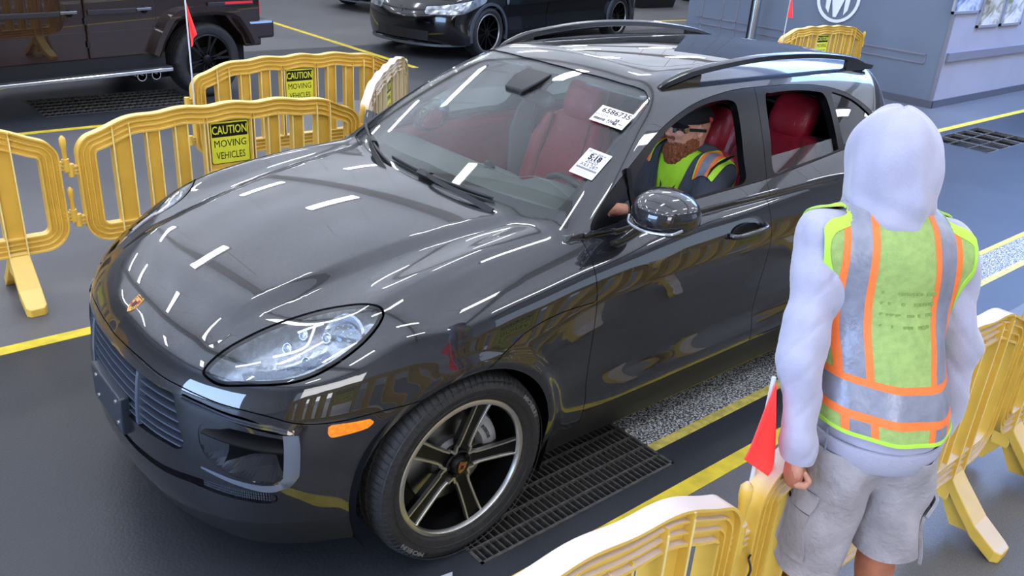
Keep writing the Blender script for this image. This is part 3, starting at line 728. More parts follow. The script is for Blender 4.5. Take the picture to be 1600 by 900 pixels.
# camera / radar cover low in the grille, and the panel that frames the grille side
for S, nm, m, d in ((low_S, 'lower_intake', SATB, .05),):
    sobj(nm, join(pocket(S, d), wall(S, 0, d), mirror(pocket(S, d)), mirror(wall(S, 0, d))), m, car)
def mesh_insert():
    bm = bmesh.new()
    for sgn in (1, -1):
        for i in range(34):
            y = .55+.2*i/33
            for z in (.402, .412, .422, .430):
                a = front_pt(sgn*y, z, .012); add_box(bm, a.x-.004, a.x, a.y-.0018, a.y+.0018, a.z-.003, a.z+.003)
    return bm
obj('intake_mesh', mesh_insert(), GRILLE, car, smooth=False, kind='stuff')
for sgn in (1, -1): obj('fog_sensor', lathe([(0, 0), (.013, 0), (.013, .006), (.007, .009), (0, .009)], 16, Mx(front_pt(sgn*.752, .413, .010), (0, 0, 1), (-.7*sgn, .7, 0) if sgn > 0 else (.7, .7, 0))), SATB, car)
# strake slots with two slim chrome blades
for sgn in (1, -1):
    S = strake_S if sgn > 0 else mirror(strake_S)
    sobj('strake_slot', join(pocket(S, .03), wall(S, 0, .03)), GLB, car)
    for z0, z1 in ((.7105, .668), (.7015, .659)):
        ys = np.linspace(.475, .786, 22)
        zf = lambda y, z0=z0, z1=z1: float(np.interp(abs(y), [.475, .59, .69, .76, .79], [z0-.0, z0-.008, z0-.020, z1+.012, z1]))
        blade([sgn*y for y in ys], zf, -.004, .018, .0085, DARKCH, 'strake_blade')
    obj('strake_end_cap', loft([[front_pt(sgn*y, z, o_) for z, o_ in ((zc+.009, 0), (zc+.009, .02), (zc-.009, .02), (zc-.009, 0))] for y, zc in ((.772, .668), (.784, .664), (.797, .660))]), CHROME, car, ang=30)
    # big side intake: painted scoop falling away to a black duct, a cross blade, a satin frame
    S = intake_S if sgn > 0 else mirror(intake_S); ay = np.abs(S[0][:, 1])
    e = sdf(smooth_poly(ITK, 3), np.stack([ay, S[0][:, 2]], 1))
    dep = .004+.085*sstep(.56, .70, ay)*sstep(0, .03, e)+.02*sstep(0, .02, e)
    sc_in, sc_out = region(S, lambda V: .628+.25*np.maximum(0, .52-V[:, 2])-np.abs(V[:, 1]), 0)
    def dfun(V):
        a_ = np.abs(V[:, 1]); e_ = sdf(smooth_poly(ITK, 3), np.stack([a_, V[:, 2]], 1)); return .001+.09*sstep(.56, .72, a_)*sstep(-.002, .035, e_)+.012*sstep(0, .02, e_)
    sobj('intake_scoop', pocket(sc_in, dfun(sc_in[0])), PAINT, car)
    lowp, hip = region(sc_out, lambda V: .515-V[:, 2], 0)
    sobj('intake_floor', pocket(lowp, dfun(lowp[0])), PAINT, car); sobj('intake_duct', join(pocket(hip, dfun(hip[0])+.0), ), mat('duct_black', (7, 7, 8), .7, spec=.1), car)
    bm = bmesh.new()
    ys = np.linspace(.562, .783, 12)
    rings = []
    for y in ys:
        z = float(np.interp(y, [.562, .66, .783], [.612, .604, .590])); w_ = float(np.interp(y, [.562, .62, .783], [.012, .040, .05]))
        a = front_pt(sgn*y, z, -.002); b_ = front_pt(sgn*y, z, w_+.03)+Vector((0, 0, .018)); rings.append([a+Vector((0, 0, .002)), b_+Vector((0, 0, .003)), b_-Vector((0, 0, .003)), a-Vector((0, 0, .004))])
    obj('intake_blade', loft(rings), mat('blade_black', (13, 14, 17), .5, spec=.3), car, ang=30)
    fr = []
    for y, z in ((.792, .650), (.796, .60), (.796, .53), (.792, .49), (.776, .462), (.75, .452), (.70, .457), (.62, .472), (.56, .480)):
        fr.append((y, z))
    fr = bez(fr, 4)
    rings = []
    for i, (y, z) in enumerate(fr):
        w_ = .013 if i < 20 else .013-.010*min(1, (i-20)/12)
        n_ = Vector((0, 1, 0)) if i < 12 else (Vector((0, .7, -.7)) if i < 16 else Vector((0, 0, -1)))
        c1 = front_pt(sgn*(y-n_.y*w_), z-n_.z*w_, -.001); c2 = front_pt(sgn*(y+n_.y*w_), z+n_.z*w_, -.001); ii_ = Vector((-.02, 0, 0)); rings.append([c1, c2, c2+ii_, c1+ii_])
    obj('intake_frame', loft(rings), BLADE, car, ang=50)
    # side marker lamp
    def side_pt(x, z, off=0):
        lo_, hi_ = .5, 1.1
        for _ in range(30):
            m_ = (lo_+hi_)/2
            if lower(np.array(x), np.array(m_), np.array(z)) < 0: lo_ = m_
            else: hi_ = m_
        return Vector((x, sgn*(lo_+off), z))
    mk = [(.478, .676), (.475, .640), (.44, .641), (.395, .648), (.358, .658), (.346, .672), (.350, .684), (.40, .682), (.45, .680)]
    mk = smooth_poly(mk, 3)
    MS, _ = region(bumper if sgn > 0 else mirror(bumper), lambda V: np.where(V[:, 0] < .56, sdf(mk, XZ(V)), -.2), 0)
    if len(MS[2]): sobj('side_marker', solid(pocket(MS, -.004), .006), mat('amber_lens', (255, 128, 22), .18, coat=1, emis=.35, noise=.35, scale=90), car, 'amber side marker lamp')
sobj('front_lip', solid(weld(join(lip_S, mirror(lip_S))), .02), SATB, car)
# doors, sills, rear
DH = {}
def side_skin_y(x, z):
    lo_, hi_ = .5, 1.1
    for _ in range(30):
        m_ = (lo_+hi_)/2
        if F(np.array([x, m_, z])) < 0: lo_ = m_
        else: hi_ = m_
    return lo_
for sgn in (1, -1):
    mm = (lambda S: S) if sgn > 0 else mirror
    for nm, S, dl, x_h in (('front_door', doorf, dlof, -1.53), ('rear_door', doorr, dlor, -2.40)):
        d = sobj(nm, solid(mm(S), .03), PAINT, car)
        sobj('window_frame', solid(mm(dl), .035), GLB, d)
        y0 = side_skin_y(x_h, .965)
        if nm == 'front_door' or True:
            # handle: recess cup, grip bar, two feet
            hp = [(x_h+.125, y0+.006), (x_h+.115, y0+.030), (x_h+.06, y0+.040), (x_h-.05, y0+.042), (x_h-.10, y0+.034), (x_h-.12, y0+.006)]
            pts = [(x, sgn*y, .965+(x_h-x)*.03) for x, y in bez(hp, 4)]
            h = obj('door_handle', sweep(pts, [(.013*math.cos(a), .010*math.sin(a)) for a in np.linspace(0, 2*PI, 12, endpoint=False)], up=(0, 0, 1)), PAINT, d)
            cup = lathe([(0, -.004), (.05, -.003), (.062, .001), (.06, .003), (.05, .0), (0, -.001)], 24); bmesh.ops.scale(cup, vec=(1.6, .62, 1), verts=cup.verts)
            xf(cup, cup.verts, Mx((x_h+.02, sgn*(y0+.0005), .963), (1, 0, 0), (0, 0, 1), (0, 1, 0) if sgn > 0 else (0, 1, 0))); obj('handle_cup', cup, GLB, d)
        # inner card
        c1 = mm(pocket(S, .045)); sobj('door_card', (c1[0], -c1[1], c1[2][:, ::-1]), RED, d)
        if nm == 'rear_door' or sgn < 0:
            W_ = rwin if nm == 'rear_door' else fwin
            if sgn > 0: W_, _ = region(W_, lambda V: 1.232+(-1.78-V[:, 0])*.03-V[:, 2], 0)       # wound most of the way down
            sobj('window_glass', mm(solid(pocket(W_, .014), .004)), SGL, d)
    qd = sobj('quarter_window', mm(solid(pocket(qwin, .006), .004)), PGL, car)
sides('sill', sill, SATB, .02)
both('rear_body', rearq, PAINT, .014)
if len(rearb[2]) and rearb is not rearq: sides('sill_end', rearb, PAINT, .014)
both('roof', cab, PAINT, .03, label='dark grey roof and pillars')
both('roof_glass', pano, PANO, .02, label='black panoramic roof glass')
wso = sobj('windscreen', solid(weld(join(pocket(ws, .004), mirror(pocket(ws, .004)))), .005), WGL, car, 'clear windscreen')
both('rear_window', pocket(rg, .004), PGL, .005)
# ---------------------------------------------------------------- head lamps
LAMPB = mat('lamp_housing', (172, 176, 184), .26, metal=.85, noise=.2, scale=60, bump=.12, bscale=60); DRL = mat('light_guide', (236, 222, 222), .25, emis=.5)
PROJ = glass('projector_lens', (.85, .9, .95), refl=2.2); REFL = mat('lamp_reflector', (205, 210, 218), .12, metal=1, bump=.15, bscale=120)
def lamp_skin(x, y):
    lo_, hi_ = .5, 1.2
    for _ in range(30):
        m_ = (lo_+hi_)/2
        if lower(np.array(x), np.array(y), np.array(m_)) < 0: lo_ = m_
        else: hi_ = m_
    return lo_
for sgn in (1, -1):
    S = lampS if sgn > 0 else mirror(lampS); e = sdf(HLP, HQ(lampS[0]))
    inner = clip(lampS, sdf(HLP, HQ(lampS[0]))-.013); rim, _ = region(lampS, lambda V: .014-sdf(HLP, HQ(V)), 0)
    M_ = (lambda q: q) if sgn > 0 else mirror
    hl = sobj('head_lamp', M_(solid(pocket(lampS, .001), .003)), LENS, car, 'clear almond-shaped head lamp')
    ee = sdf(HLP, HQ(lampS[0])); dep = .006+.042*sstep(.0, .03, ee)+.007*np.abs(np.sin(lampS[0][:, 0]*60+ee*40))*sstep(.02, .04, ee)
    sobj('lamp_bowl', M_((lampS[0]-lampS[1]*dep[:, None], lampS[1], lampS[2])), LAMPB, hl)
    sobj('lamp_surround', M_(solid(pocket(rim, .003), .004)), GLB, hl)
    def lp(x, y, d):
        z = lamp_skin(x, y); P_ = np.array([x, y, z]); n_ = grad(P_[None])[0]; n_ /= np.linalg.norm(n_); P_ = P_-n_*d; return Vector((P_[0], sgn*P_[1], P_[2]))
    ax = Vector((.82, .34*sgn, .46)).normalized()
    pc = lp(.372, .742, .060)
    M2 = Mx(pc, ax.cross(Vector((0, 0, 1))), Vector((0, 0, 1)).cross(ax).cross(ax)*-1 if False else ax.cross(ax.cross(Vector((0, 0, 1))))*-1, ax)
    obj('projector_ring', lathe([(.052, -.02), (.070, -.012), (.078, .004), (.072, .012), (.062, .004), (.052, -.01)], 36, M2), REFL, hl)
    obj('projector_bowl', lathe([(0, -.03), (.04, -.025), (.056, -.008)], 30, M2), mat('projector_dark', (40, 44, 52), .15, metal=.6), hl)
    obj('projector_lens', lathe([(.050, -.006), (.046, .010), (.033, .024), (.016, .031), (0, .033)], 32, M2), PROJ, hl)
    # shroud plates above and below the projector
    obj('reflector_bar', loft([[pc+ax*.012+Vector((0, sgn*a*.03, b_)) + Vector((-a*.02, 0, 0)) for b_ in (-.004, .004)]+[pc+ax*.03+Vector((0, sgn*a*.03, b_))+Vector((-a*.02, 0, 0)) for b_ in (.004, -.004)] for a in np.linspace(-1.3, 1.3, 9)]), REFL, hl, ang=30)
    guide = bez([(.565, .655), (.52, .685), (.478, .700), (.448, .680), (.405, .632)], 6)
    obj('light_guide', tube([lp(x, y, .016+.012*i/24) for i, (x, y) in enumerate(guide)], .0042, 8), DRL, hl)
    obj('light_guide', tube([lp(x, y, .020) for x, y in bez([(.660, .58), (.63, .61), (.600, .635)], 4)], .003, 8), DRL, hl)
    obj('light_guide', tube([lp(x, y, .014) for x, y in bez([(.47, .64), (.43, .655), (.395, .672)], 4)], .0036, 8), DRL, hl)
    for k_, (x, y) in enumerate(((.52, .645), (.455, .635), (.50, .735), (.415, .71))):
        c_ = lp(x, y, .04); M3 = Mx(c_, ax.cross(Vector((0, 0, 1))), ax.cross(ax.cross(Vector((0, 0, 1))))*-1, ax)
        bm = lathe([(.0, -.012), (.011, -.008), (.015, .002), (.017, .002), (.016, -.01), (0, -.016)], 18, M3); obj('running_light', bm, REFL, hl)
    # fluted lower reflector
    pts = [lp(x, y, .03) for x, y in bez([(.66, .62), (.58, .70), (.50, .748), (.43, .775)], 8)]
    obj('fluted_reflector', sweep(pts, [(-.012, -.004), (.012, -.004), (.012, .004), (-.012, .004)]), mat('fluted_chrome', (180, 190, 205), .25, metal=1, noise=.5, scale=300, bump=.8, bscale=420), hl)
    obj('washer_cover', box(-.001, .001, -.001, .001, 0, .001), PAINT, hl) if False else None
# ---------------------------------------------------------------- plate bracket, crest
pb = thing('plate_tmp', '', ''); bpy.data.objects.remove(pb)
x0_ = float(front_pt(0, .49).x)
pm_ = obj('number_plate_holder', box(x0_-.02, x0_+.018, -.155, .165, .425, .570), mat('plate_holder', (34, 42, 54), .35, coat=.3), car, smooth=True, bevel=.006, label='dark blank number plate holder')
for y in (-.10, .12):
    for z in (.455, .54): obj('bolt', lathe([(0, 0), (.008, 0), (.008, .003), (.004, .005), (0, .005)], 12, Mx((x0_+.018, y, z), (0, 1, 0), (0, 0, 1), (1, 0, 0))), CHROME, pm_)
GOLD = mat('crest_gold', (212, 166, 92), .28, metal=1, noise=.2, scale=200); CRED = mat('crest_red', (170, 40, 40), .35, coat=.5); CBLK = mat('crest_black', (22, 18, 16), .3)
SHIELD = [(-.5, .62), (-.38, .66), (0, .60), (.38, .66), (.5, .62), (.5, .1), (.44, -.25), (.25, -.55), (0, -.72), (-.25, -.55), (-.44, -.25), (-.5, .1)]
def crest(parent, M, s):
    c_ = obj('crest', prism([(a*s, b_*s) for a, b_ in SHIELD], 0, s*.05, M), GOLD, parent, smooth=False, label='gold shield crest with red and black bands')
    bm = bmesh.new(); 
    for a, b_, w_, h_ in ((-.36, .18, .16, .07), (-.36, .34, .16, .07), (.36, -.02, .16, .06) ): add_box(bm, (a-w_/2-.04)*s, (a+w_/2)*s, b_*s, (b_+h_)*s, .05*s, .07*s)
    for k in range(3): add_box(bm, (.12+.11*k)*s, (.17+.11*k)*s, .08*s, .40*s, .05*s, .07*s)
    for k in range(3): add_box(bm, (-.42+.11*k)*s, (-.37+.11*k)*s, -.38*s+.1*s*(2-k), -.02*s, .05*s, .07*s)
    xf(bm, bm.verts, M); obj('crest_band', bm, CRED, c_, smooth=False, kind='stuff')
    bm = bmesh.new()
    add_prism(bm, [(a*s*.36, b_*s*.36-.02*s) for a, b_ in SHIELD], .05*s, .075*s)
    for k in range(3): add_box(bm, (.10)*s, (.42-.06*k)*s, (-.14-.12*k)*s, (-.09-.12*k)*s, .05*s, .07*s)
    for k in range(9): add_box(bm, (-.40+.09*k)*s, (-.35+.09*k)*s, .50*s, .57*s, .05*s, .065*s)
    xf(bm, bm.verts, M); obj('crest_figure', bm, CBLK, c_, smooth=False, kind='stuff')
cp = np.array([.765, 0, lamp_skin(.765, 0)]); cn = grad(cp[None])[0]; cn /= np.linalg.norm(cn); cn = Vector(cn)
crest(car, Mx(Vector(cp)-cn*.001, (0, 1, 0), cn.cross(Vector((0, 1, 0))), cn), .052)
# ---------------------------------------------------------------- wheels
TYRE = mat('tyre_rubber', (38, 38, 40), .62, noise=.25, scale=60, bump=.3, bscale=200); TLET = mat('tyre_lettering', (104, 104, 104), .6)
RIMB = mat('rim_gloss_black', (6, 6, 7), .3, spec=.3); RIMS = mat('rim_machined', (206, 204, 198), .34, metal=1); DISC = mat('brake_disc', (150, 150, 150), .3, metal=1, noise=.15, scale=4); CAL = mat('caliper_silver', (190, 192, 196), .3, metal=.6)
def tyre_mesh(R, w_, ri):
    """tread with circumferential grooves, lateral sipes and a ribbed sidewall"""
    hw = w_/2
    prof = [(ri, -hw+.02), (ri+.012, -hw+.006), (ri+.035, -hw-.002), (R-.045, -hw-.004), (R-.028, -hw+.002), (R-.014, -hw+.014), (R-.005, -hw+.030), (R-.001, -hw+.050)]
    g = []
    for c_ in (-.062, -.022, .022, .062):
        g += [(R, c_-.006), (R-.008, c_-.004), (R-.008, c_+.004), (R, c_+.006)]
    prof = prof+g+[(r, -z) for r, z in prof[::-1]]
    bm = bmesh.new(); n = 84; rings = []
    for k in range(n):
        for f_, sip in ((0, 0), (.70, 0), (.74, 1), (.96, 1)):
            a = 2*PI*(k+f_)/n; ring = []
            for i, (r, z) in enumerate(prof):
                rr = r; 
                if sip and r > R-.030: rr = r-(.0045 if abs(z) > .07 else .003)
                aa = a+.012*math.sin(z*55)*(1 if r > R-.03 else 0)
                ring.append(bm.verts.new((rr*math.cos(aa), rr*math.sin(aa), z)))
            rings.append(ring)
    m_ = len(rings); q = len(prof)
    for k in range(m_):
        A, B = rings[k], rings[(k+1) % m_]
        for i in range(q-1): bm.faces.new((A[i], B[i], B[i+1], A[i+1]))
    return bm
def arc_text(body, size, r, a_mid, z, m, parent, flip=False, sx=1.0):
    t = text('tyre_lettering', body, size, m, Matrix.Identity(4), parent, depth=.0016, sx=sx, bold=.0008)
    co = np.empty(len(t.data.vertices)*3, np.float32); t.data.vertices.foreach_get('co', co); co = co.reshape(-1, 3)
    x, y, h_ = co.T; rr = r+(y if not flip else -y); aa = a_mid+(-x/r if not flip else x/r)
    out = np.stack([rr*np.cos(aa), rr*np.sin(aa), z+h_], 1); t.data.vertices.foreach_set('co', out.astype(np.float32).ravel()); return t
def make_wheel(style='five', detail=True, R=.367, ri=.268, w_=.262, rims=RIMS, rimb=RIMB):
    """wheel in local space: axis +z outwards, returned as an Empty"""
    e = obj('wheel', tyre_mesh(R, w_, ri), TYRE, ang=25)
    hw = w_/2; zf = hw-.016
    obj('rim_lip', lathe([(ri+.002, zf-.01), (ri+.004, zf), (ri-.002, zf+.004), (ri-.013, zf+.003), (ri-.016, zf-.002), (ri-.018, zf-.014)], 72), rims, e)
    obj('rim_barrel', lathe([(ri-.017, zf-.012), (ri-.022, zf-.05), (ri-.034, zf-.10), (ri-.036, -hw+.03), (ri-.004, -hw+.01), (ri+.004, -hw+.012)], 64), rimb, e)
    if detail:
        obj('brake_disc', lathe([(.06, .015), (.175, .015), (.178, .012), (.178, -.012), (.175, -.015), (.06, -.015)], 56), DISC, e)
        obj('disc_hat', lathe([(0, .05), (.07, .05), (.085, .035), (.088, .0)], 40), mat('disc_hat_grey', (90, 90, 92), .4, metal=.8), e)
        obj('back_plate', lathe([(.0, -.03), (ri-.045, -.03), (ri-.045, -.034), (0, -.034)], 40), SATB, e)
        cl = []
        for a in np.linspace(math.radians(2), math.radians(56), 12):
            cl.append([((r)*math.cos(a), (r)*math.sin(a), z) for r, z in ((.125, .02), (.135, .05), (.165, .058), (.195, .05), (.208, .02), (.205, -.03), (.125, -.03))])
        cal = obj('brake_caliper', loft(cl), CAL, e, ang=35)
        arc_text('PORSCHE', .017, .158, math.radians(29), .0585, mat('caliper_text', (70, 70, 76), .4), cal)
    zf -= .012
    if style == 'five':
        # five twin-edge spokes, recessed black centres, machined edges that meet in a V between spokes
        for k in range(5):
            a0 = math.radians(142+72*k); ca, sa = math.cos(a0), math.sin(a0)
            M = Matrix(((ca, -sa, 0, 0), (sa, ca, 0, 0), (0, 0, 1, 0), (0, 0, 0, 1)))
            def spoke(rs, halfw, ztop, th):
                return [[(r, -h_, z), (r, h_, z), (r, h_*.82, z-th), (r, -h_*.82, z-th)] for r, h_, z in zip(rs, halfw, ztop)]
            rs = [.030, .07, .10, .14, .19, .235, ri-.010]
            zt = [zf-.020, zf-.022, zf-.020, zf-.015, zf-.008, zf-.002, zf+.004]
            bm = loft(spoke(rs, [.022, .030, .026, .027, .029, .032, .035], [z-.010 for z in zt], .034)); xf(bm, bm.verts, M); sp = obj('spoke', bm, rimb, e, ang=35)
            for sg in (1, -1):
                hwid = [.036, .030, .0275, .0285, .0305, .0335, .036]
                rings = []
                for r, h_, z in list(zip(rs, hwid, zt))[1:]:
                    rings.append([(r, sg*(h_-.0085), z-.003), (r, sg*(h_-.0065), z), (r, sg*h_, z), (r, sg*(h_+.002), z-.014), (r, sg*(h_-.0085), z-.020)])
                bm = loft(rings); xf(bm, bm.verts, M); obj('spoke_edge', bm, rims, sp, ang=35)
            # the V: an arc of machined edge joining this spoke's +side to the next one's -side
            a1 = math.radians(142+72*k+36); va = bez([(.075, .030, 0), (.072, .040, 0), (.074, .0505, 0)], 3)
            p0 = Matrix.Rotation(a0, 3, 'Z') @ Vector((.072, .032, zt[1])); p2 = Matrix.Rotation(a0+math.radians(72), 3, 'Z') @ Vector((.072, -.032, zt[1]))
            mid = Vector((.0535*math.cos(a1), .0535*math.sin(a1), zt[1]+.001)); 
            pts = bez([p0, (p0*.45+mid*.55), mid, (p2*.45+mid*.55), p2], 3); pts = [Vector(q) for q in pts]
            obj('spoke_web', sweep(pts, [(-.0045, -.0), (.0045, 0), (.0045, -.014), (-.0045, -.014)] if False else [(-.014, -.0045), (0, -.0045), (0, .0045), (-.014, .0045)], up=(0, 0, 1)), rims, e, ang=35)
            bo_ = obj('wheel_bolt', lathe([(0, -.035), (.009, -.035), (.009, -.020), (.006, -.018), (0, -.018)], 8, Mx((.050*math.cos(a1)*.86, .050*math.sin(a1)*.86, zf), (1, 0, 0), (0, 1, 0), (0, 0, 1))), rimb, e)
        obj('hub', lathe([(.056, zf-.06), (.056, zf-.024), (.050, zf-.020), (.040, zf-.028), (.034, zf-.010), (.030, zf-.004), (0, zf-.003)], 40), rimb, e)
        crest(e, Mx((0, 0, zf-.003), (-math.cos(.35), math.sin(.35), 0), (math.sin(.35), math.cos(.35), 0), (0, 0, 1)), .034)
        arc_text('MICHELIN', .021, .330, math.radians(32), hw+.0035, TLET, e, sx=1.35); arc_text('MICHELIN', .021, .330, math.radians(226), hw+.0035, TLET, e, sx=1.35)
        obj('sidewall_bead', lathe([(.350, hw-.0015), (.3515, hw+.001), (.353, hw-.003)], 90), TYRE, e); obj('sidewall_bead', lathe([(.300, hw+.001), (.3015, hw+.0045), (.303, hw+.001)], 90), TYRE, e)
    else:
        n = {'ten': 10, 'six': 6}[style]
        for k in range(n):
            a0 = 2*PI*k/n+.2; M = Matrix.Rotation(a0, 4, 'Z')
            hw0 = .016 if style == 'ten' else .018
            for sg in ((0,) if style == 'ten' else (1, -1)):
                rings = [[(r, y0-h_, z), (r, y0+h_, z), (r, y0+h_*.7, z-.02), (r, y0-h_*.7, z-.02)] for r, y0, h_, z in ((.03, 0, hw0, zf-.02), (.12, sg*.010, hw0*.8, zf-.018), (ri-.012, sg*.04, hw0*.75, zf+.002))]
                bm = loft(rings); xf(bm, bm.verts, M); obj('spoke', bm, rimb if style == 'ten' else rims, e, ang=35)
        obj('hub', lathe([(.06, zf-.05), (.055, zf-.015), (.03, zf-.005), (0, zf-.004)], 30), rimb, e)
    for c_ in list(e.children):
        for g_ in list(c_.children):
            for k_ in list(g_.children): k_.parent = e
            g_.parent = e
    return e
wheel0 = make_wheel(); wheel0.parent = car; YW = .955-.131-.004
def wheel_pose(e, x, y, z=.367, steer=0):
    if y > 0: e.matrix_local = Matrix.Translation((x, y, z)) @ Matrix.Rotation(steer, 4, 'Z') @ Mx((0, 0, 0), (1, 0, 0), (0, 0, 1), (0, 1, 0))
    else: e.matrix_local = Matrix.Translation((x, y, z)) @ Matrix.Rotation(steer, 4, 'Z') @ Mx((0, 0, 0), (-1, 0, 0), (0, 0, 1), (0, -1, 0))
# axis map is a reflection in y for the driver's side: use a proper rotation instead
def Mw(sgn): 
    return Mx((0, 0, 0), (-sgn, 0, 0), (0, 0, 1), (0, sgn, 0))
for i, (x, s_) in enumerate(((0, 1), (0, -1), (-2.807, 1), (-2.807, -1))):
    e = wheel0 if i == 0 else copy_tree(wheel0); e.parent = car; e.matrix_local = Matrix.Translation((x, s_*YW, .367)) @ Mw(s_)
# arch liners and underbody
for x in (0, -2.807):
    for s_ in (1, -1):
        bm = bmesh.new(); R_ = .425; rings = []
        for a in np.linspace(-.45, PI+.45, 28): rings.append([bm.verts.new((x+R_*math.cos(a), s_*yy, .365+R_*math.sin(a))) for yy in (.935 if False else .915, .52)])
        for A, B in zip(rings, rings[1:]): bm.faces.new((A[0], B[0], B[1], A[1]))
        bm.faces.new([r[1] for r in rings]); obj('arch_liner', bm, mat('duct_black', (7, 7, 8), .7, spec=.1), car, ang=60)
obj('underbody', loft([[(x, y, z) for y, z in ((-w_, .24), (w_, .24), (w_+.05, .34), (-w_-.05, .34))] for x, w_ in ((.70, .45), (.5, .52), (-.5, .52), (-.52, .80), (-2.2, .80), (-2.25, .5), (-3.55, .5))]), mat('underbody_black', (18, 18, 19), .8), car, smooth=False)
obj('engine_bay_filler', loft([[(x, y, z) for y, z in ((-w_, .34), (w_, .34), (w_, z1), (-w_, z1))] for x, w_, z1 in ((.62, .50, .62), (.40, .50, .80), (-.30, .50, .98), (-.50, .50, 1.0))]), mat('underbody_black', (18, 18, 19), .8), car, smooth=False)  # added dark block inside, stops light showing through the gaps
# ---------------------------------------------------------------- roof rails
RAIL = mat('rail_gloss_black', (14, 14, 17), .25, coat=.5)
for s_ in (1, -1):
    pts = bez([(-1.265, s_*.525, 1.522), (-1.33, s_*.530, 1.548), (-1.50, s_*.540, 1.584), (-1.9, s_*.552, 1.614), (-2.35, s_*.548, 1.604), (-2.75, s_*.53, 1.562), (-2.98, s_*.515, 1.508)], 6)
    sc_ = [.45+.55*math.sin(PI*min(1, max(0, i/(len(pts)-1)))) ** .35 for i in range(len(pts))]
    rl = obj('roof_rail', sweep(pts, [(.017, -.008), (.019, .004), (.010, .019), (-.012, .020), (-.017, .006), (-.014, -.014)], up=(0, 0, 1), scale=sc_), RAIL, car, ang=50)
    for x0, x1 in ((-1.27, -1.50), (-2.72, -2.97)):
        q = [(x0, s_*.525, 1.50), (x1, s_*.535, 1.50), (x1, s_*.540, 1.570 if x0 > -2 else 1.52), (x0, s_*.528, 1.520 if x0 > -2 else 1.560)]
        bm = bmesh.new(); a_ = [bm.verts.new(v) for v in q]; b_ = [bm.verts.new((v[0], v[1]+s_*.02, v[2])) for v in q]
        bm.faces.new(a_); bm.faces.new(b_[::-1])
        for k in range(4): bm.faces.new((a_[k], a_[(k+1) % 4], b_[(k+1) % 4], b_[k]))
        obj('rail_foot', bm, RAIL, rl, smooth=False)
# ---------------------------------------------------------------- door mirrors
def ellip_rings(c_, dirs, prof, n=28, sup=2.0):
    """superellipse rings along dirs[0] with half sizes from prof [(t, a, b, shift)]"""
    u, v, w_ = [Vector(d) for d in dirs]; out = []
    for t, a, b_, sh in prof:
        out.append([Vector(c_)+u*t+v*(a*math.copysign(abs(math.cos(q))**(2/sup), math.cos(q)))+w_*(b_*math.copysign(abs(math.sin(q))**(2/sup), math.sin(q))+sh) for q in [2*PI*k/n for k in range(n)]])
    return out
for s_ in (1, -1):
    c_ = (-.80, s_*.995, 1.195)
    mir = obj('door_mirror', loft(ellip_rings(c_, ((1, 0, 0), (0, s_, 0), (0, 0, 1)), [(-.095, .118, .074, 0), (-.085, .128, .083, 0), (-.05, .131, .086, 0), (-.01, .126, .083, .001), (.03, .108, .073, .001), (.06, .080, .056, 0), (.078, .048, .034, -.003), (.085, .018, .014, -.006)], sup=2.3)), PAINT, car, ang=60)
    obj('mirror_glass', loft(ellip_rings(c_, ((1, 0, 0), (0, s_, 0), (0, 0, 1)), [(-.0965, .110, .066, 0), (-.0955, .112, .068, 0)], sup=2.4)), CHROME, mir)
    cv = bez([(-.79, s_*1.118, 1.172), (-.745, s_*1.095, 1.158), (-.718, s_*1.0, 1.148), (-.735, s_*.915, 1.150), (-.78, s_*.872, 1.158)], 5)
    obj('turn_signal_strip', tube(cv, .0055, 8), mat('signal_strip', (160, 166, 174), .15, metal=.5, coat=1), mir)
    if s_ < 0:
        R3 = Matrix.Translation((-.78, -.90, 0)) @ Matrix.Rotation(math.radians(-80), 4, 'Z') @ Matrix.Translation((.78, .90, 0)); R3 = Matrix.Translation((-.16, .02, -.045)) @ R3
        for o_ in [mir]: o_.data.transform(R3)
        for o_ in mir.children: o_.data.transform(R3)
    arm = bez([(-.735, s_*.868, 1.052), (-.745, s_*.905, 1.085), (-.765, s_*.935, 1.120), (-.785, s_*.955, 1.15)], 5)
    obj('mirror_foot', sweep(arm, [(.048*math.cos(a), .017*math.sin(a)) for a in np.linspace(0, 2*PI, 16, endpoint=False)], up=(1, 0, 0), scale=[1-.2*i/(len(arm)-1) for i in range(len(arm))]), GLB if False else PAINT, mir)
# front quarter bar of the door window
for s_ in (1, -1):
    obj('window_divider', sweep([(-.880, s_*.813, 1.125), (-.884, s_*.775, 1.20), (-.895, s_*.735, 1.285)], [(-.012, -.006), (.012, -.006), (.012, .006), (-.012, .006)], up=(1, 0, 0)), GLB, car, smooth=False)
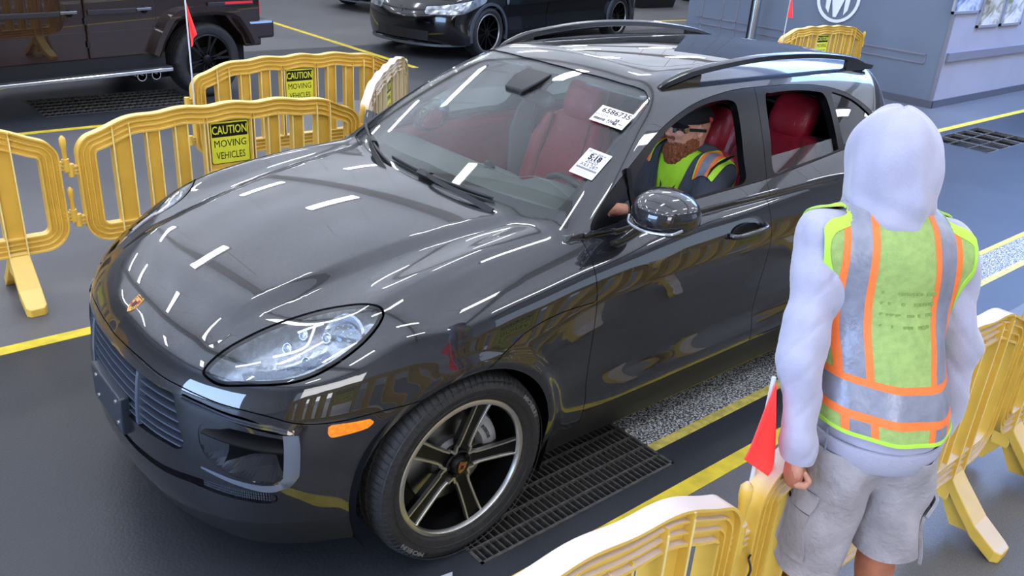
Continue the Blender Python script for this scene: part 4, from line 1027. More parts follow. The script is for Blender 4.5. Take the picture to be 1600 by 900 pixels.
# ---------------------------------------------------------------- wipers
def wsx(y, z):
    zz = z-1.12; return -.375-.315*y*y-1.52*zz-.55*zz*zz
def wpt(y, z, off):
    P_ = np.array([wsx(y, z), abs(y), z]); return Vector((P_[0]+off*.83, y, z+off*.55))
def wiper(y_p, z_p, y0, z0, y1, z1, frac):
    w_ = obj('wiper', tube([wpt(y0+(y1-y0)*t, z0+(z1-z0)*t, .010) for t in np.linspace(0, 1, 14)], [.004]+[.0075]*12+[.004], 8), SATB, car, label='black wiper')
    obj('wiper_rubber', tube([wpt(y0+(y1-y0)*t, z0+(z1-z0)*t-.004, .003) for t in np.linspace(0, 1, 14)], .003, 6), RUB, w_)
    jx, jz = y0+(y1-y0)*frac, z0+(z1-z0)*frac
    pts = bez([wpt(y_p, z_p, .006)+Vector((.02, 0, 0)), wpt(y_p+(jx-y_p)*.35, z_p+(jz-z_p)*.35, .032), wpt(y_p+(jx-y_p)*.75, z_p+(jz-z_p)*.75, .030), wpt(jx, jz, .018)], 5)
    obj('wiper_arm', sweep(pts, [(.004, -.010), (.004, .010), (-.004, .010), (-.004, -.010)], up=(.83, 0, .55), scale=[1.25-.5*i/(len(pts)-1) for i in range(len(pts))]), SATB, w_, ang=30)
    obj('wiper_joint', loft([[wpt(jx+a, jz+a*(z1-z0)/(y1-y0)+b_, o_) for b_, o_ in ((-.010, .006), (.010, .006), (.007, .024), (-.007, .024))] for a in (-.035, .0, .035)]), SATB, w_, ang=30)
wiper(.50, 1.116, -.205, 1.150, .445, 1.145, .42)
wiper(-.13, 1.112, -.72, 1.165, -.16, 1.130, .45)
# black band and dotted edge of the windscreen, inside the glass
FRIT = mat('frit_black', (12, 12, 13), .5)
V0 = ws[0]; frf = lambda V: np.minimum(sdf([(q[0]+(.0), q[1]) for q in WSP], XY(V)), 9)-.0
def band(V):
    y = np.abs(V[:, 1]); edge = sdf(WSP, XY(V)); base = (V[:, 2]-1.12)-(.060-.03*y)          # lower black band
    side = np.where(V[:, 2] < 1.47, edge-.020, 9); top = 1.527-.02*(y/.5)**2-.0-V[:, 2]
    sens = np.hypot(np.maximum(np.abs(V[:, 1])-.055, 0), np.maximum(1.485-V[:, 2], 0)*1.0)-.012
    return -np.minimum(np.minimum(base, side), np.minimum(top, np.where(V[:, 2] > 1.44, sens, 9)))
fr_, _ = region(ws, band, 0)
sobj('windscreen_band', join(pocket(fr_, .010), mirror(pocket(fr_, .010))), FRIT, car)
# seals along the windscreen edge
edge = bez([(.0, 1.1275), (.28, 1.1255), (.42, 1.122), (.56, 1.120)], 4)
# ---------------------------------------------------------------- windscreen stickers
PAPER = mat('white_paper', (236, 228, 228), .6); PAPER2 = mat('lilac_white_paper', (222, 222, 242), .6); INK = mat('ink', (28, 26, 30), .6); GREY = mat('ink_grey', (120, 118, 128), .6)
def sticker(c0, xa, ya, w_, h_, m, label, name):
    """c0: lower left corner, xa reading direction, ya up"""
    xa = Vector(xa).normalized(); ya = Vector(ya); ya = (ya-xa*ya.dot(xa)).normalized(); za = xa.cross(ya); M = Mx(c0, xa, ya, za)
    t = thing(name, label, 'sticker', c0); t.rotation_euler = M.to_euler(); o = obj('sheet', box(0, w_, 0, h_, -.0008, 0), m, t, smooth=False); return t
def wn(y, z): return Vector(wpt(y, z, .004))
# upper sticker: corners traced on the glass
A_, B_, D_ = wn(.466, 1.413), wn(.622, 1.400), wn(.440, 1.468)
st = sticker(A_, B_-A_, D_-A_, (B_-A_).length, .098, PAPER, 'pale pink lot number sticker high on the windscreen, 6586735', 'window_sticker')
I4 = lambda x, y: Matrix.Translation((x, y, .0006)); W_ = (B_-A_).length
text('lettering', '6586735', .040, INK, I4(W_*.53, .074), st, sx=.98, bold=.0004); text('lettering', 'HOLM', .019, GREY, I4(.032, .044), st, sx=1.1)
bm = bmesh.new(); rs_ = random.Random(3)
for k in range(26): x = .008+k*.0021; add_box(bm, x, x+rs_.choice((.0006, .0012)), .014, .028, .0003, .0008)
for k in range(60): i, j = rs_.randrange(12), rs_.randrange(9); add_box(bm, .074+i*.0022, .0762+i*.0022, .012+j*.0024, .0144+j*.0024, .0003, .0008)
obj('print_block', bm, INK, st, smooth=False, kind='stuff'); text('lettering', '23', .020, INK, I4(W_*.70, .037), st, bold=.001); text('lettering', '82', .020, INK, I4(W_*.70, .018), st, bold=.001)
obj('pen_mark', tube([(W_*.80, .020, .001), (W_*.85, .026, .001), (W_*.86, .018, .001), (W_*.95, .022, .001)], .001, 5), INK, st)
A_, B_, D_ = wn(.600, 1.262), wn(.704, 1.250), wn(.560, 1.358)
st = sticker(A_, B_-A_, D_-A_, (B_-A_).length, .142, PAPER2, 'white run time sticker low on the windscreen, 5:18', 'window_sticker')
W_ = (B_-A_).length
text('lettering', 'June 2024 41', .015, INK, I4(W_*.56, .124), st, sx=.8); text('lettering', '5:18', .037, INK, I4(W_*.5, .102), st, sx=.9, bold=.0016)
text('lettering', '2020', .027, INK, I4(W_*.5, .079), st); text('lettering', 'X63 287', .025, INK, I4(W_*.5, .057), st, sx=.9)
obj('print_block', box(.008, W_-.006, .034, .044, .0003, .0008), GREY, st, smooth=False)
bm = bmesh.new()
for k in range(3): add_box(bm, .012, W_-.02-.01*k, .012+.006*k, .0135+.006*k, .0003, .0007)
obj('print_line', bm, GREY, st, smooth=False, kind='stuff')
bm = bmesh.new(); add_box(bm, .006, .022, .126, .128, .0003, .0007); add_box(bm, .006, .022, .131, .134, .0003, .0007); obj('print_line', bm, GREY, st, smooth=False, kind='stuff')
# ---------------------------------------------------------------- interior
def cushion(rings_fn, name, m, parent, ang=60, **k):
    return obj(name, loft(rings_fn), m, parent, ang=ang, **k)
def sring(cx, cy, cz, ax_u, ax_v, a, b_, sup=3.2, n=28, bulge=0):
    u, v = Vector(ax_u), Vector(ax_v); out = []
    for k in range(n):
        q = 2*PI*k/n; c_, s_ = math.cos(q), math.sin(q)
        out.append(Vector((cx, cy, cz))+u*(a*math.copysign(abs(c_)**(2/sup), c_))+v*(b_*math.copysign(abs(s_)**(2/sup), s_)))
    return out
def add_seat(x, y, name, tilt=.30, headz=1.245, cx_=0):
    # base cushion
    rg_ = [sring(t, 0, .60+.02*math.sin((t+.3)*3), (0, 1, 0), (0, 0, 1), .245*w_, .085*h_) for t, w_, h_ in ((-.26, .9, .7), (-.23, 1, 1), (0, 1.03, 1.05), (.22, 1, 1), (.28, .92, .75), (.30, .7, .4))]
    s = cushion(rg_, name, RED, car); s.location = (x, y, 0)
    for sg in (1, -1): cushion([sring(t, sg*.235, .64, (0, 1, 0), (0, 0, 1), .050*w_, .075*w_, 2.2, 16) for t, w_ in ((-.25, .6), (-.2, 1), (0, 1.05), (.2, 1), (.27, .5))], 'side_bolster', RED, s)
    d = Vector((-math.sin(tilt), 0, math.cos(tilt))); nrm = Vector((math.cos(tilt), 0, math.sin(tilt))); o0 = Vector((-.24, 0, .60))
    def br(t, w_, th, sh=0, cy=0, sup=3.0):
        p_ = o0+d*t+nrm*sh; return sring(p_.x, cy, p_.z, (0, 1, 0), nrm, w_, th, sup)
    cushion([br(t, w_, th) for t, w_, th in ((0, .20, .05), (.03, .235, .07), (.2, .25, .078), (.4, .255, .072), (.50, .235, .065), (.575, .19, .055), (.60, .15, .035))], 'backrest', RED, s)
    for sg in (1, -1): cushion([br(t, w_, th, .055, sg*(.205-k_), 2.2) for t, w_, th, k_ in ((.02, .03, .03, 0), (.06, .052, .055, 0), (.25, .055, .062, 0), (.42, .050, .055, .0), (.52, .04, .035, .02), (.56, .02, .02, .03))], 'backrest_bolster', RED, s)
    cushion([br(t, w_, .012, .076, 0, 5) for t, w_ in ((.06, .13), (.10, .148), (.34, .148), (.37, .14))], 'backrest_panel', RED, s)
    for t in (.375, .19): p_ = [o0+d*(t-.02*math.cos(q*1.2))+nrm*.080+Vector((0, .15*q, 0)) for q in np.linspace(-1, 1, 9)]; obj('seam', tube(p_, .0035, 6), REDD, s)
    for sg in (1, -1): obj('seam', tube([o0+d*t+nrm*.080+Vector((0, sg*(.150-.04*max(0, t-.36)), 0)) for t in np.linspace(.04, .56, 9)], .0035, 6), REDD, s)
    # integrated head restraint
    cushion([br(t, w_, th, sh, 0, 3.2) for t, w_, th, sh in ((.555, .09, .04, 0), (.58, .118, .06, .01), (.66, .128, .066, .018), (.74, .125, .060, .014), (.785, .108, .046, .006), (.80, .07, .02, .002))], 'head_restraint', RED, s)
    return s
s1 = add_seat(-1.42, .37, 'driver_seat'); s2 = add_seat(-1.33, -.37, 'passenger_seat')
s3 = add_seat(-2.13, .385, 'rear_seat', tilt=.34); s4 = add_seat(-2.13, -.385, 'rear_seat', tilt=.34)
cushion([sring(t, 0, .60, (0, 1, 0), (0, 0, 1), .16, .08) for t in (-2.36, -2.1, -1.88)], 'rear_seat_centre', RED, car)
cushion([sring(-2.40-.12*t, 0, .62+.5*t, (0, 1, 0), (.9, 0, .3), .15, .07) for t in (0, .5, 1)], 'rear_seat_centre_back', RED, car)
obj('cabin_floor', box(-3.3, -.5, -.80, .80, .34, .40), INT, car, smooth=False)
obj('bulkhead', box(-.52, -.48, -.80, .80, .34, 1.02), INT, car, smooth=False)
obj('centre_console', loft([[(x, -.12, .40), (x, .12, .40), (x, .11, z), (x, -.11, z)] for x, z in ((-.62, .86), (-.80, .80), (-1.0, .72), (-1.6, .72), (-1.72, .66))]), INT, car, bevel=.015)
obj('luggage_cover', box(-3.25, -2.62, -.66, .66, .98, 1.0), INT, car, smooth=False)
# dashboard: lofted across the car, with an instrument hood in front of the driver
DASH = mat('dash_black', (84, 88, 87), .55, bump=.2, bscale=260)
rings = []
for y in np.linspace(-.80, .80, 41):
    hood = .055*math.exp(-((y-.37)/.15)**4); mid = .02*math.exp(-(y/.13)**4); k_ = .10*(y/.8)**2
    P_ = [(-.50-k_*.3, 1.095), (-.62-k_, 1.105), (-.74-k_*.6, 1.098+.3*hood), (-.83, 1.085+hood+mid), (-.895-hood*.3, 1.065+hood+mid), (-.905-hood*.25, 1.045+hood*.8), (-.875, 1.02), (-.89, .94), (-.86, .84), (-.80, .72), (-.60, .62), (-.50, .62)]
    rings.append([(a, y, c_) for a, c_ in P_])
obj('dashboard', loft(rings), DASH, car, ang=50)
obj('dash_seam', tube(bez([(-.80-.0, y, 1.108+.055*math.exp(-((y-.37)/.15)**4)*.8) for y in np.linspace(-.72, .72, 15)], 3), .0022, 5), mat('stitch_grey', (96, 98, 98), .6), car)
obj('dash_clock', lathe([(0, 0), (.03, 0), (.033, .012), (.028, .018), (0, .018)], 24, Mx((-.80, 0, 1.105), (0, 1, 0), (.2, 0, 1), (-1, 0, .3))), GLB, car)
# steering wheel
swM = Mx((-.985, .37, .985), (0, 1, 0), (.38, 0, .925), (-.925, 0, .38))
sw = obj('steering_wheel', tube([swM @ Vector((.178*math.cos(a), .172*math.sin(a), 0)) for a in np.linspace(0, 2*PI, 49)[:-1]], .0155, 12, closed=True), mat('wheel_leather', (24, 24, 26), .45), car, label='black three-spoke steering wheel')
obj('airbag_boss', lathe([(0, .03), (.04, .03), (.062, .02), (.07, -.02), (.03, -.06)], 28, swM), SATB, sw)
for a in (0, PI, -PI/2):
    q = [(math.cos(a)*r, math.sin(a)*r) for r in (.05, .172)]; obj('wheel_spoke', sweep([swM @ Vector((q[0][0], q[0][1], .005)), swM @ Vector((q[1][0], q[1][1], .0))], [(-.02, -.006), (.02, -.006), (.02, .006), (-.02, .006)], up=swM.to_3x3() @ Vector((-math.sin(a), math.cos(a), 0))), DARKCH, sw, smooth=False)
obj('column', tube([(-.93, .37, 1.0), (-.72, .37, .92)], .04, 14), SATB, car)
# interior mirror with rain-sensor foot, sun visors
im = obj('interior_mirror', loft(ellip_rings((-1.055, .0, 1.405), ((1, 0, .18), (0, 1, 0), (-.18, 0, 1)), [(-.016, .105, .030, 0), (-.010, .115, .036, 0), (.008, .112, .034, 0), (.018, .09, .022, 0)], sup=2.8)), SATB, car)
obj('mirror_stem', tube([(-1.04, 0, 1.42), (-.99, 0, 1.45)], .012, 10), SATB, im)
obj('sensor_cover', loft([[(x, y, z) for y, z in ((-w_, zt), (w_, zt), (w_*.8, zt-.03), (-w_*.8, zt-.03))] for x, w_, zt in ((-.915, .06, 1.452), (-.99, .09, 1.490), (-1.07, .085, 1.52))]), SATB, car, bevel=.008)
for s_ in (1, -1): obj('sun_visor', box(-1.30, -1.16, s_*.37-.17, s_*.37+.17, 1.485, 1.50), HEAD, car, bevel=.006)
# B-pillar linings, belts
for s_ in (1, -1):
    obj('pillar_lining', loft([[(x-w_, s_*(y), z), (x+w_, s_*y, z), (x+w_, s_*(y+.02), z), (x-w_, s_*(y+.02), z)] for x, y, z, w_ in ((-1.70, .80, .50, .09), (-1.69, .80, 1.0, .08), (-1.70, .775, 1.14, .065), (-1.76, .68, 1.32, .06), (-1.83, .575, 1.47, .07))]), HEAD, car, bevel=.006)
    obj('seat_belt', sweep(bez([(-1.72, s_*.70, 1.22), (-1.70, s_*.64, 1.20), (-1.62, s_*.60, 1.10), (-1.66, s_*.66, .85), (-1.66, s_*.70, .6)], 4), [(-.022, -.0012), (.022, -.0012), (.022, .0012), (-.022, .0012)], up=(1, 0, 0)), mat('belt_webbing', (26, 26, 28), .7), car)
# inner lining of roof so the headliner reads grey
hl_, _ = region(cab, lambda V: V[:, 2]-1.13, 0); hl_, _ = region(hl_, lambda V: V[:, 0]+3.35, 0)
c1 = pocket(hl_, .034); sobj('headliner', join((c1[0], -c1[1], c1[2][:, ::-1]), mirror((c1[0], -c1[1], c1[2][:, ::-1]))), HEAD, car)
# rear wiper spoiler edge / wind deflector at the roof end
rings = []
for y in np.linspace(-.50, .50, 21):
    zt = 1.50-.10*(y/.5)**2*.4; xr = -3.06-.10*(1-(y/.5)**4); rings.append([(xr+.10, y, zt+.010), (xr-.06, y, zt-.012), (xr-.07, y, zt-.026), (xr+.06, y, zt-.03)])
obj('roof_spoiler', loft(rings), PAINT, car, ang=40)
# ================================================================ YELLOW PLASTIC BARRIERS
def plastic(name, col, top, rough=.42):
    """moulded plastic, paler where it faces up, fading and daylight put into the colour"""
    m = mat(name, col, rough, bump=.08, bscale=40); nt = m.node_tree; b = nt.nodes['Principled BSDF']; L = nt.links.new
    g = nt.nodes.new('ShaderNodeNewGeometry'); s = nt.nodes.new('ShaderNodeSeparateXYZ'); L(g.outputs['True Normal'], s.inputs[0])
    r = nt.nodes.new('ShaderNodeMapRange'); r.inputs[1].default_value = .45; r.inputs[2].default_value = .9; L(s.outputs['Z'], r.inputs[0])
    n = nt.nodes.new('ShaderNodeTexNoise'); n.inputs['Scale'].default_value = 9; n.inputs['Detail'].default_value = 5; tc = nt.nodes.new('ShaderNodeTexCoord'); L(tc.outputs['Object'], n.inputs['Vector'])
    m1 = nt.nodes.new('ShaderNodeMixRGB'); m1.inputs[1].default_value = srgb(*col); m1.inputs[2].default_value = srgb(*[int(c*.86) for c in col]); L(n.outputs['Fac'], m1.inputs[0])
    m2 = nt.nodes.new('ShaderNodeMixRGB'); L(r.outputs[0], m2.inputs[0]); L(m1.outputs[0], m2.inputs[1]); m2.inputs[2].default_value = srgb(*top); L(m2.outputs[0], b.inputs['Base Color'])  # top colour carries daylight as well as fading
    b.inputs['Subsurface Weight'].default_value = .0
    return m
YP = plastic('yellow_barrier_plastic', (232, 186, 76), (240, 210, 128)); YB = plastic('faded_beige_barrier_plastic', (206, 180, 128), (222, 204, 192), .55)
YF = plastic('faded_yellow_barrier_plastic', (236, 196, 86), (206, 190, 180)); CREAM = mat('daylit_flange_cream', (240, 228, 180), .4)  # cream flange colour has daylight painted in
SY = mat('sign_yellow', (222, 218, 62), .4); SBK = mat('sign_black', (22, 22, 16), .45)
BL_ = 1.78
def ztop(s):
    u = s/BL_; e = min(s, BL_-s)
    edge = .105*(1-min(e, .48)/.48)**2
    return .960+.033*math.sin(PI*u)-edge+.007*math.cos(2*PI*s/.30)
def make_barrier(name, mt, sign=True, flange=None, foot_sides=(1, -1)):
    edge_m = plastic(mt.name+'_edge', (250, 226, 150) if mt is not YB else (226, 206, 176), (240, 220, 190))  # edges paler than the plastic: daylight on the flanges painted in
    t = bpy.data.objects.new(name, None); C.objects.link(t)
    # outer frame: one closed moulding with ribs, arched and wavy along the top
    rw = .052
    P = []
    for s in np.linspace(.115, BL_-.115, 64): P.append((s, 0, ztop(s)-rw))
    P = [(rw*.9, 0, .70)]+[(rw, 0, z) for z in ()]+P
    def corner(cx, cz, r, a0, a1, n=7): return [(cx+r*math.cos(math.radians(a0+(a1-a0)*k/n)), 0, cz+r*math.sin(math.radians(a0+(a1-a0)*k/n))) for k in range(n+1)]
    zb = .315; R_ = .085
    ring = []
    ring += [(s, 0, ztop(s)-rw) for s in np.linspace(.12, BL_-.12, 66)]
    xr = BL_-rw
    e0 = (BL_-.12, 0, ztop(BL_-.12)-rw)
    ring += [p_ for p_ in bez([e0, (BL_-.082, 0, ztop(BL_-.082)-rw-.004), (BL_-.056, 0, .800), (xr, 0, .765), (xr, 0, .66)], 4)[1:]]
    ring += [(xr, 0, .55)]+corner(xr-R_, zb+R_, R_, 0, -90)[::1]
    ring += [(s, 0, zb) for s in np.linspace(BL_-.25, .25, 5)]
    ring += corner(rw+R_, zb+R_, R_, -90, -180)+[(rw, 0, .55)]
    ring += bez([(rw, 0, .66), (rw, 0, .765), (.056, 0, .800), (.082, 0, ztop(.082)-rw-.004), (.12, 0, ztop(.12)-rw)], 4)[:-1]
    d, w0 = .030, .011
    lv = [(-.050, d), (-.041, d), (-.041, w0), (-.018, w0), (-.018, d-.004), (-.012, d-.004), (-.012, w0), (.012, w0), (.012, d-.004), (.018, d-.004), (.018, w0), (.041, w0), (.041, d), (.050, d)]
    prof = [(y, b_) for b_, y in lv]+[(-y, b_) for b_, y in lv[::-1]]
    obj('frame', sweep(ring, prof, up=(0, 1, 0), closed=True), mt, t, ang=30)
    # slats and the two wide posts: channels with raised edges
    def channel(s, wd, z0, z1, nm, dd=.027):
        h = wd/2; q = .007
        pr_ = [(s-h, -dd), (s-h, dd), (s-h+q, dd), (s-h+q, .006), (s+h-q, .006), (s+h-q, dd), (s+h, dd), (s+h, -dd), (s+h-q, -dd), (s+h-q, -.006), (s-h+q, -.006), (s-h+q, -dd)]
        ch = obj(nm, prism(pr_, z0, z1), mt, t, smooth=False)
        for e in (-1, 1):
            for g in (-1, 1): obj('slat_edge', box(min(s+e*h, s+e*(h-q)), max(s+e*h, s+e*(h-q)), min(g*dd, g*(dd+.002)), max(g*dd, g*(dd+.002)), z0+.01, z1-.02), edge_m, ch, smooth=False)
        return ch
    for s in (.42, .585, 1.16, 1.325): channel(s, .078, zb+.03, ztop(s)-.085, 'slat', .024)
    if not sign: channel(.76, .078, zb+.03, ztop(.8)-.085, 'slat', .024); channel(1.0, .078, zb+.03, ztop(1)-.085, 'slat', .024)
    for s in (.245, 1.505):
        po = channel(s, .10, .16, ztop(s)-.02, 'post', .034)
        for sg in foot_sides:
            pts = [(s, sg*.012, .26), (s, sg*.06, .20), (s, sg*.16, .09), (s, sg*.25, .028), (s, sg*.275, .02)]
            rr = []
            for (x, y, z), w_ in zip(pts, (.10, .105, .112, .105, .07)):
                rr.append([(x-w_/2, y, z+.028), (x+w_/2, y, z+.028), (x+w_/2, y-sg*.005, max(0, z-.030)), (x-w_/2, y-sg*.005, max(0, z-.030))])
            obj('foot', loft(rr), mt, po, smooth=False, bevel=.006)
        obj('foot_gusset', prism([(-.10, .16), (.10, .16), (.16, .03), (.06, .02), (0, .12), (-.06, .02), (-.16, .03)], -.007, .007, Mx((s, 0, .02), (0, 1, 0), (0, 0, 1))), mt, po, smooth=False)
    # hinge knuckles at both ends
    for s, sg in ((0, -1), (BL_, 1)):
        for z in ((.73, .44) if sg > 0 else (.70, .41)):
            h = obj('hinge_knuckle', tube([(s+sg*.032, 0, z-.035), (s+sg*.032, 0, z+.035)], .020, 12), mt, t)
            for k in range(3): obj('hinge_rib', box(min(s-sg*.02, s+sg*.034), max(s-sg*.02, s+sg*.034), -.016, .016, z-.024+.02*k, z-.016+.02*k), mt, h, smooth=False)
            if sg > 0: obj('hinge_pin', loft([[((s+sg*.032)+r*math.cos(a), r*math.sin(a), zz) for a in np.linspace(0, 2*PI, 10, endpoint=False)] for zz, r in ((z+.03, .012), (z+.09, .013), (z+.12, .018), (z+.15, .017), (z+.165, .006))]), mt, h)
    # sign panel with its warning sign on both faces
    if sign:
        h = .150; sx_ = .875; z0, z1 = .585, ztop(sx_)-.075
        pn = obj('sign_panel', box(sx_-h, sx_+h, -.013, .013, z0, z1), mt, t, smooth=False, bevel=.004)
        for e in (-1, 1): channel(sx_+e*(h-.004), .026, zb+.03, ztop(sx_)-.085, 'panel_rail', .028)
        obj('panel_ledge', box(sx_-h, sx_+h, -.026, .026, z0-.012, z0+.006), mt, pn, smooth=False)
        for sg in (1, -1):
            M = Mx((sx_, sg*.0135, (z0+z1)/2), (-sg, 0, 0), (0, 0, 1), (0, sg, 0)); W_, H_ = .246, .262
            obj('sign_border', prism(rrect(W_, H_, .014), 0, .0012, M), SBK, pn, smooth=False)
            sh = obj('caution_sign', prism(rrect(W_-.008, H_-.008, .012), 0, .0018, M), SY, pn, smooth=False)
            obj('sign_header', prism(rrect(W_-.022, .082, .003, cy=H_/2-.055), 0, .0024, M), SBK, pn, smooth=False)
            text('lettering', 'CAUTION', .072, SY, M @ Matrix.Translation((0, H_/2-.056, .0028)), pn, sx=.68, bold=.0008)
            text('lettering', 'MOVING', .062, SBK, M @ Matrix.Translation((0, -.008, .0022)), pn, sx=.84)
            text('lettering', 'VEHICLES', .062, SBK, M @ Matrix.Translation((0, -.082, .0022)), pn, sx=.70)
    return t
def place_barrier(src, p0, p1, label, new=True):
    o = copy_tree(src) if new else src
    o.location = (p0[0], p0[1], 0); o.rotation_euler = (0, 0, math.atan2(p1[1]-p0[1], p1[0]-p0[0]))
    return tag(o, label, 'barrier', 'plastic crowd barriers lining the drive lane')
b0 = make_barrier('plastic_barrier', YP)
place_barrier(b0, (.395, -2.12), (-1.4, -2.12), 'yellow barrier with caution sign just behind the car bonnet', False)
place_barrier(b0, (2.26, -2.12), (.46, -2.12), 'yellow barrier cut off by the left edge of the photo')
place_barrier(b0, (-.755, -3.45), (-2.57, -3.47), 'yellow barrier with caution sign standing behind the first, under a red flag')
b4 = make_barrier('plastic_barrier', YB); place_barrier(b4, (-1.44, -2.15), (-2.60, -3.42), 'faded beige barrier seen nearly end on, joining the two rows', False)
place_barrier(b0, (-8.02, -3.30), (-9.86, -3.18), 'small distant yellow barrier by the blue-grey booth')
b7 = make_barrier('plastic_barrier', YF); place_barrier(b7, (1.70, 1.95), (-.10, 1.95), 'yellow barrier with pale pink wavy top in the foreground', False)
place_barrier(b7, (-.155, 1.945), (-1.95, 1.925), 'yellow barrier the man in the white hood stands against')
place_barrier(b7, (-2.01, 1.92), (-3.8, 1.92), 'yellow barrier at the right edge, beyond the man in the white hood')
# safety flags: rod and pennant
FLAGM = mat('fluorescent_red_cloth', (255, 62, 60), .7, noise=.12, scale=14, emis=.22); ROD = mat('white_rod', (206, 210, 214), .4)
def flag(px, py, z0, z1, pts, label, cat='flag'):
    t = thing('safety_flag', label, cat, (px, py, z0))
    obj('rod', tube([(0, 0, 0), (0, 0, z1-z0)], .006, 8), ROD, t)
    n = 8; bm = bmesh.new(); apex, a, b_ = [Vector(q)-Vector((px, py, z0)) for q in pts]; V = {}
    for i in range(n+1):
        for j in range(i+1):
            u = i/n; v = j/i if i else 0; q = apex.lerp(a, u)*(1-v)+apex.lerp(b_, u)*v if True else None
            q = q+Vector((0, 1, 0))*.018*math.sin(v*7+u*2)*u; V[i, j] = q
    fa = []; fb = []
    va = {k: bm.verts.new(q+Vector((0, .0015, 0))) for k, q in V.items()}; vb = {k: bm.verts.new(q-Vector((0, .0015, 0))) for k, q in V.items()}
    for i in range(n):
        for j in range(i+1):
            bm.faces.new((va[i, j], va[i+1, j], va[i+1, j+1])); bm.faces.new((vb[i, j], vb[i+1, j+1], vb[i+1, j]))
            if j < i: bm.faces.new((va[i, j], va[i+1, j+1], va[i, j+1])); bm.faces.new((vb[i, j], vb[i, j+1], vb[i+1, j+1]))
    for i in range(n):
        for (p_, q) in (((i, 0), (i+1, 0)), ((i, i), (i+1, i+1)), ((n, i), (n, i+1))): bm.faces.new((va[p_], va[q], vb[q], vb[p_]))
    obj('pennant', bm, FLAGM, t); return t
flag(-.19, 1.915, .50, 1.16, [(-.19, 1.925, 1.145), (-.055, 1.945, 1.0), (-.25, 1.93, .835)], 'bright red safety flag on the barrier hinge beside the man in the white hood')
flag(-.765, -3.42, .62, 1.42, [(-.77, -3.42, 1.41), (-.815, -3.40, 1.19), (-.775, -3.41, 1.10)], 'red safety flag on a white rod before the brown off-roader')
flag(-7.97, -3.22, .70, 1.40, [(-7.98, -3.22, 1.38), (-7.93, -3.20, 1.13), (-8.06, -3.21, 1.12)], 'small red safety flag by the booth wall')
# cable tie on the foreground hinge
tag(obj('cable_tie', tube(bez([(-.10, 1.99, .60), (-.115, 2.0, .61), (-.14, 1.995, .625), (-.155, 1.975, .64), (-.15, 1.98, .66)], 4), .003, 6), SATB), 'dark cable tie round the foreground barrier hinge', 'cable tie')
# ================================================================ PEOPLE (implicit round-cone bodies, meshed as one continuous skin)
def rcone(P, a, b, r0, r1, sx=1):
    a, b = np.array(a, float), np.array(b, float); d = b-a; q = P-a; t = np.clip((q@d)/(d@d), 0, 1)
    return np.linalg.norm(q-t[..., None]*d, axis=-1)-(r0+(r1-r0)*t)
def ell(P, c, r, R=None):
    q = P-np.array(c, float)
    if R is not None: q = q@R
    r = np.array(r, float); k = np.linalg.norm(q/r, axis=-1); return (k-1)*r.min()*.5+(k-1)*np.linalg.norm(q, axis=-1)/np.maximum(k, 1e-6)*.5
def sun(*d, k=.03):
    o = d[0]
    for e in d[1:]: o = smin(o, e, k)
    return o
def rotx(a): c, s = math.cos(a), math.sin(a); return np.array([[1, 0, 0], [0, c, -s], [0, s, c]])
def net(name, fn, lo, hi, h, m, parent, label=None, cut=None, th=0, shift=0):
    S = surface_nets(fn, lo, hi, h)
    if cut is not None: S = clip(S, cut(S[0]))
    if shift: S = pocket(S, -shift)
    if th: S = solid(S, th)
    return sobj(name, S, m, parent, label)
SKIN = mat('skin', (196, 140, 118), .5, noise=.10, scale=30, bump=.1, bscale=200); SKIN2 = mat('tanned_leg_skin', (176, 112, 84), .55, noise=.14, scale=22, bump=.15, bscale=150)
HOOD = mat('white_fleece', (168, 167, 188), .9, noise=.03, scale=26, bump=.16, bscale=160, sheen=.3)
LIME = mat('lime_mesh_fabric', (160, 186, 108), .8, noise=.10, scale=50, bump=.5, bscale=420); LIME2 = mat('lime_binding', (178, 226, 74), .7)
ORG = mat('orange_braid', (250, 122, 58), .6, noise=.06, scale=60); SILV = mat('reflective_silver_tape', (140, 142, 156), .38, metal=.25, noise=.10, scale=30, bump=.2, bscale=60)
SHORT = mat('washed_grey_cotton', (160, 155, 160), .9, noise=.08, scale=18, bump=.5, bscale=60); TEE = mat('grey_heather_jersey', (160, 168, 190), .9, noise=.15, scale=120)
# ---- the attendant, seen from behind: local x to his right, y forward
man = thing('person', 'person in white hood, lime vest with orange and silver bands, and grey shorts', 'person', (-.47, 2.135, 0), math.radians(-127)-PI/2)
fold = lambda P, a=.004: a*(np.sin(P[..., 2]*34+P[..., 0]*22+3*np.sin(P[..., 1]*9))*.6+np.sin(P[..., 0]*40-P[..., 2]*17+P[..., 1]*30)*.4)
SL, SR = (-.190, .155, 1.425), (.195, .155, 1.42)
EL, ER = (-.282, .02, 1.145), (.275, .14, 1.13); WL, WR = (-.286, -.045, .925), (.275, .13, .92)
def torso(P):
    return sun(ell(P, (0, .155, 1.30), (.205, .135, .21)), ell(P, (0, .085, 1.06), (.185, .145, .20)), ell(P, (0, .035, .94), (.188, .150, .13)), rcone(P, SL, SR, .085, .085), rcone(P, (0, .15, 1.40), (0, .195, 1.50), .10, .085), k=.09)
def arms(P):
    a = sun(rcone(P, SL, EL, .082, .063), rcone(P, EL, WL, .063, .052), k=.04); b = sun(rcone(P, SR, ER, .082, .062), rcone(P, ER, WR, .062, .050), k=.04)
    cuff = np.minimum(rcone(P, WL, tuple(np.array(WL)+np.array([.0, -.008, -.03])), .050, .046), rcone(P, WR, tuple(np.array(WR)+np.array([0, 0, -.03])), .050, .046)); return sun(np.minimum(a, b), cuff, k=.02)
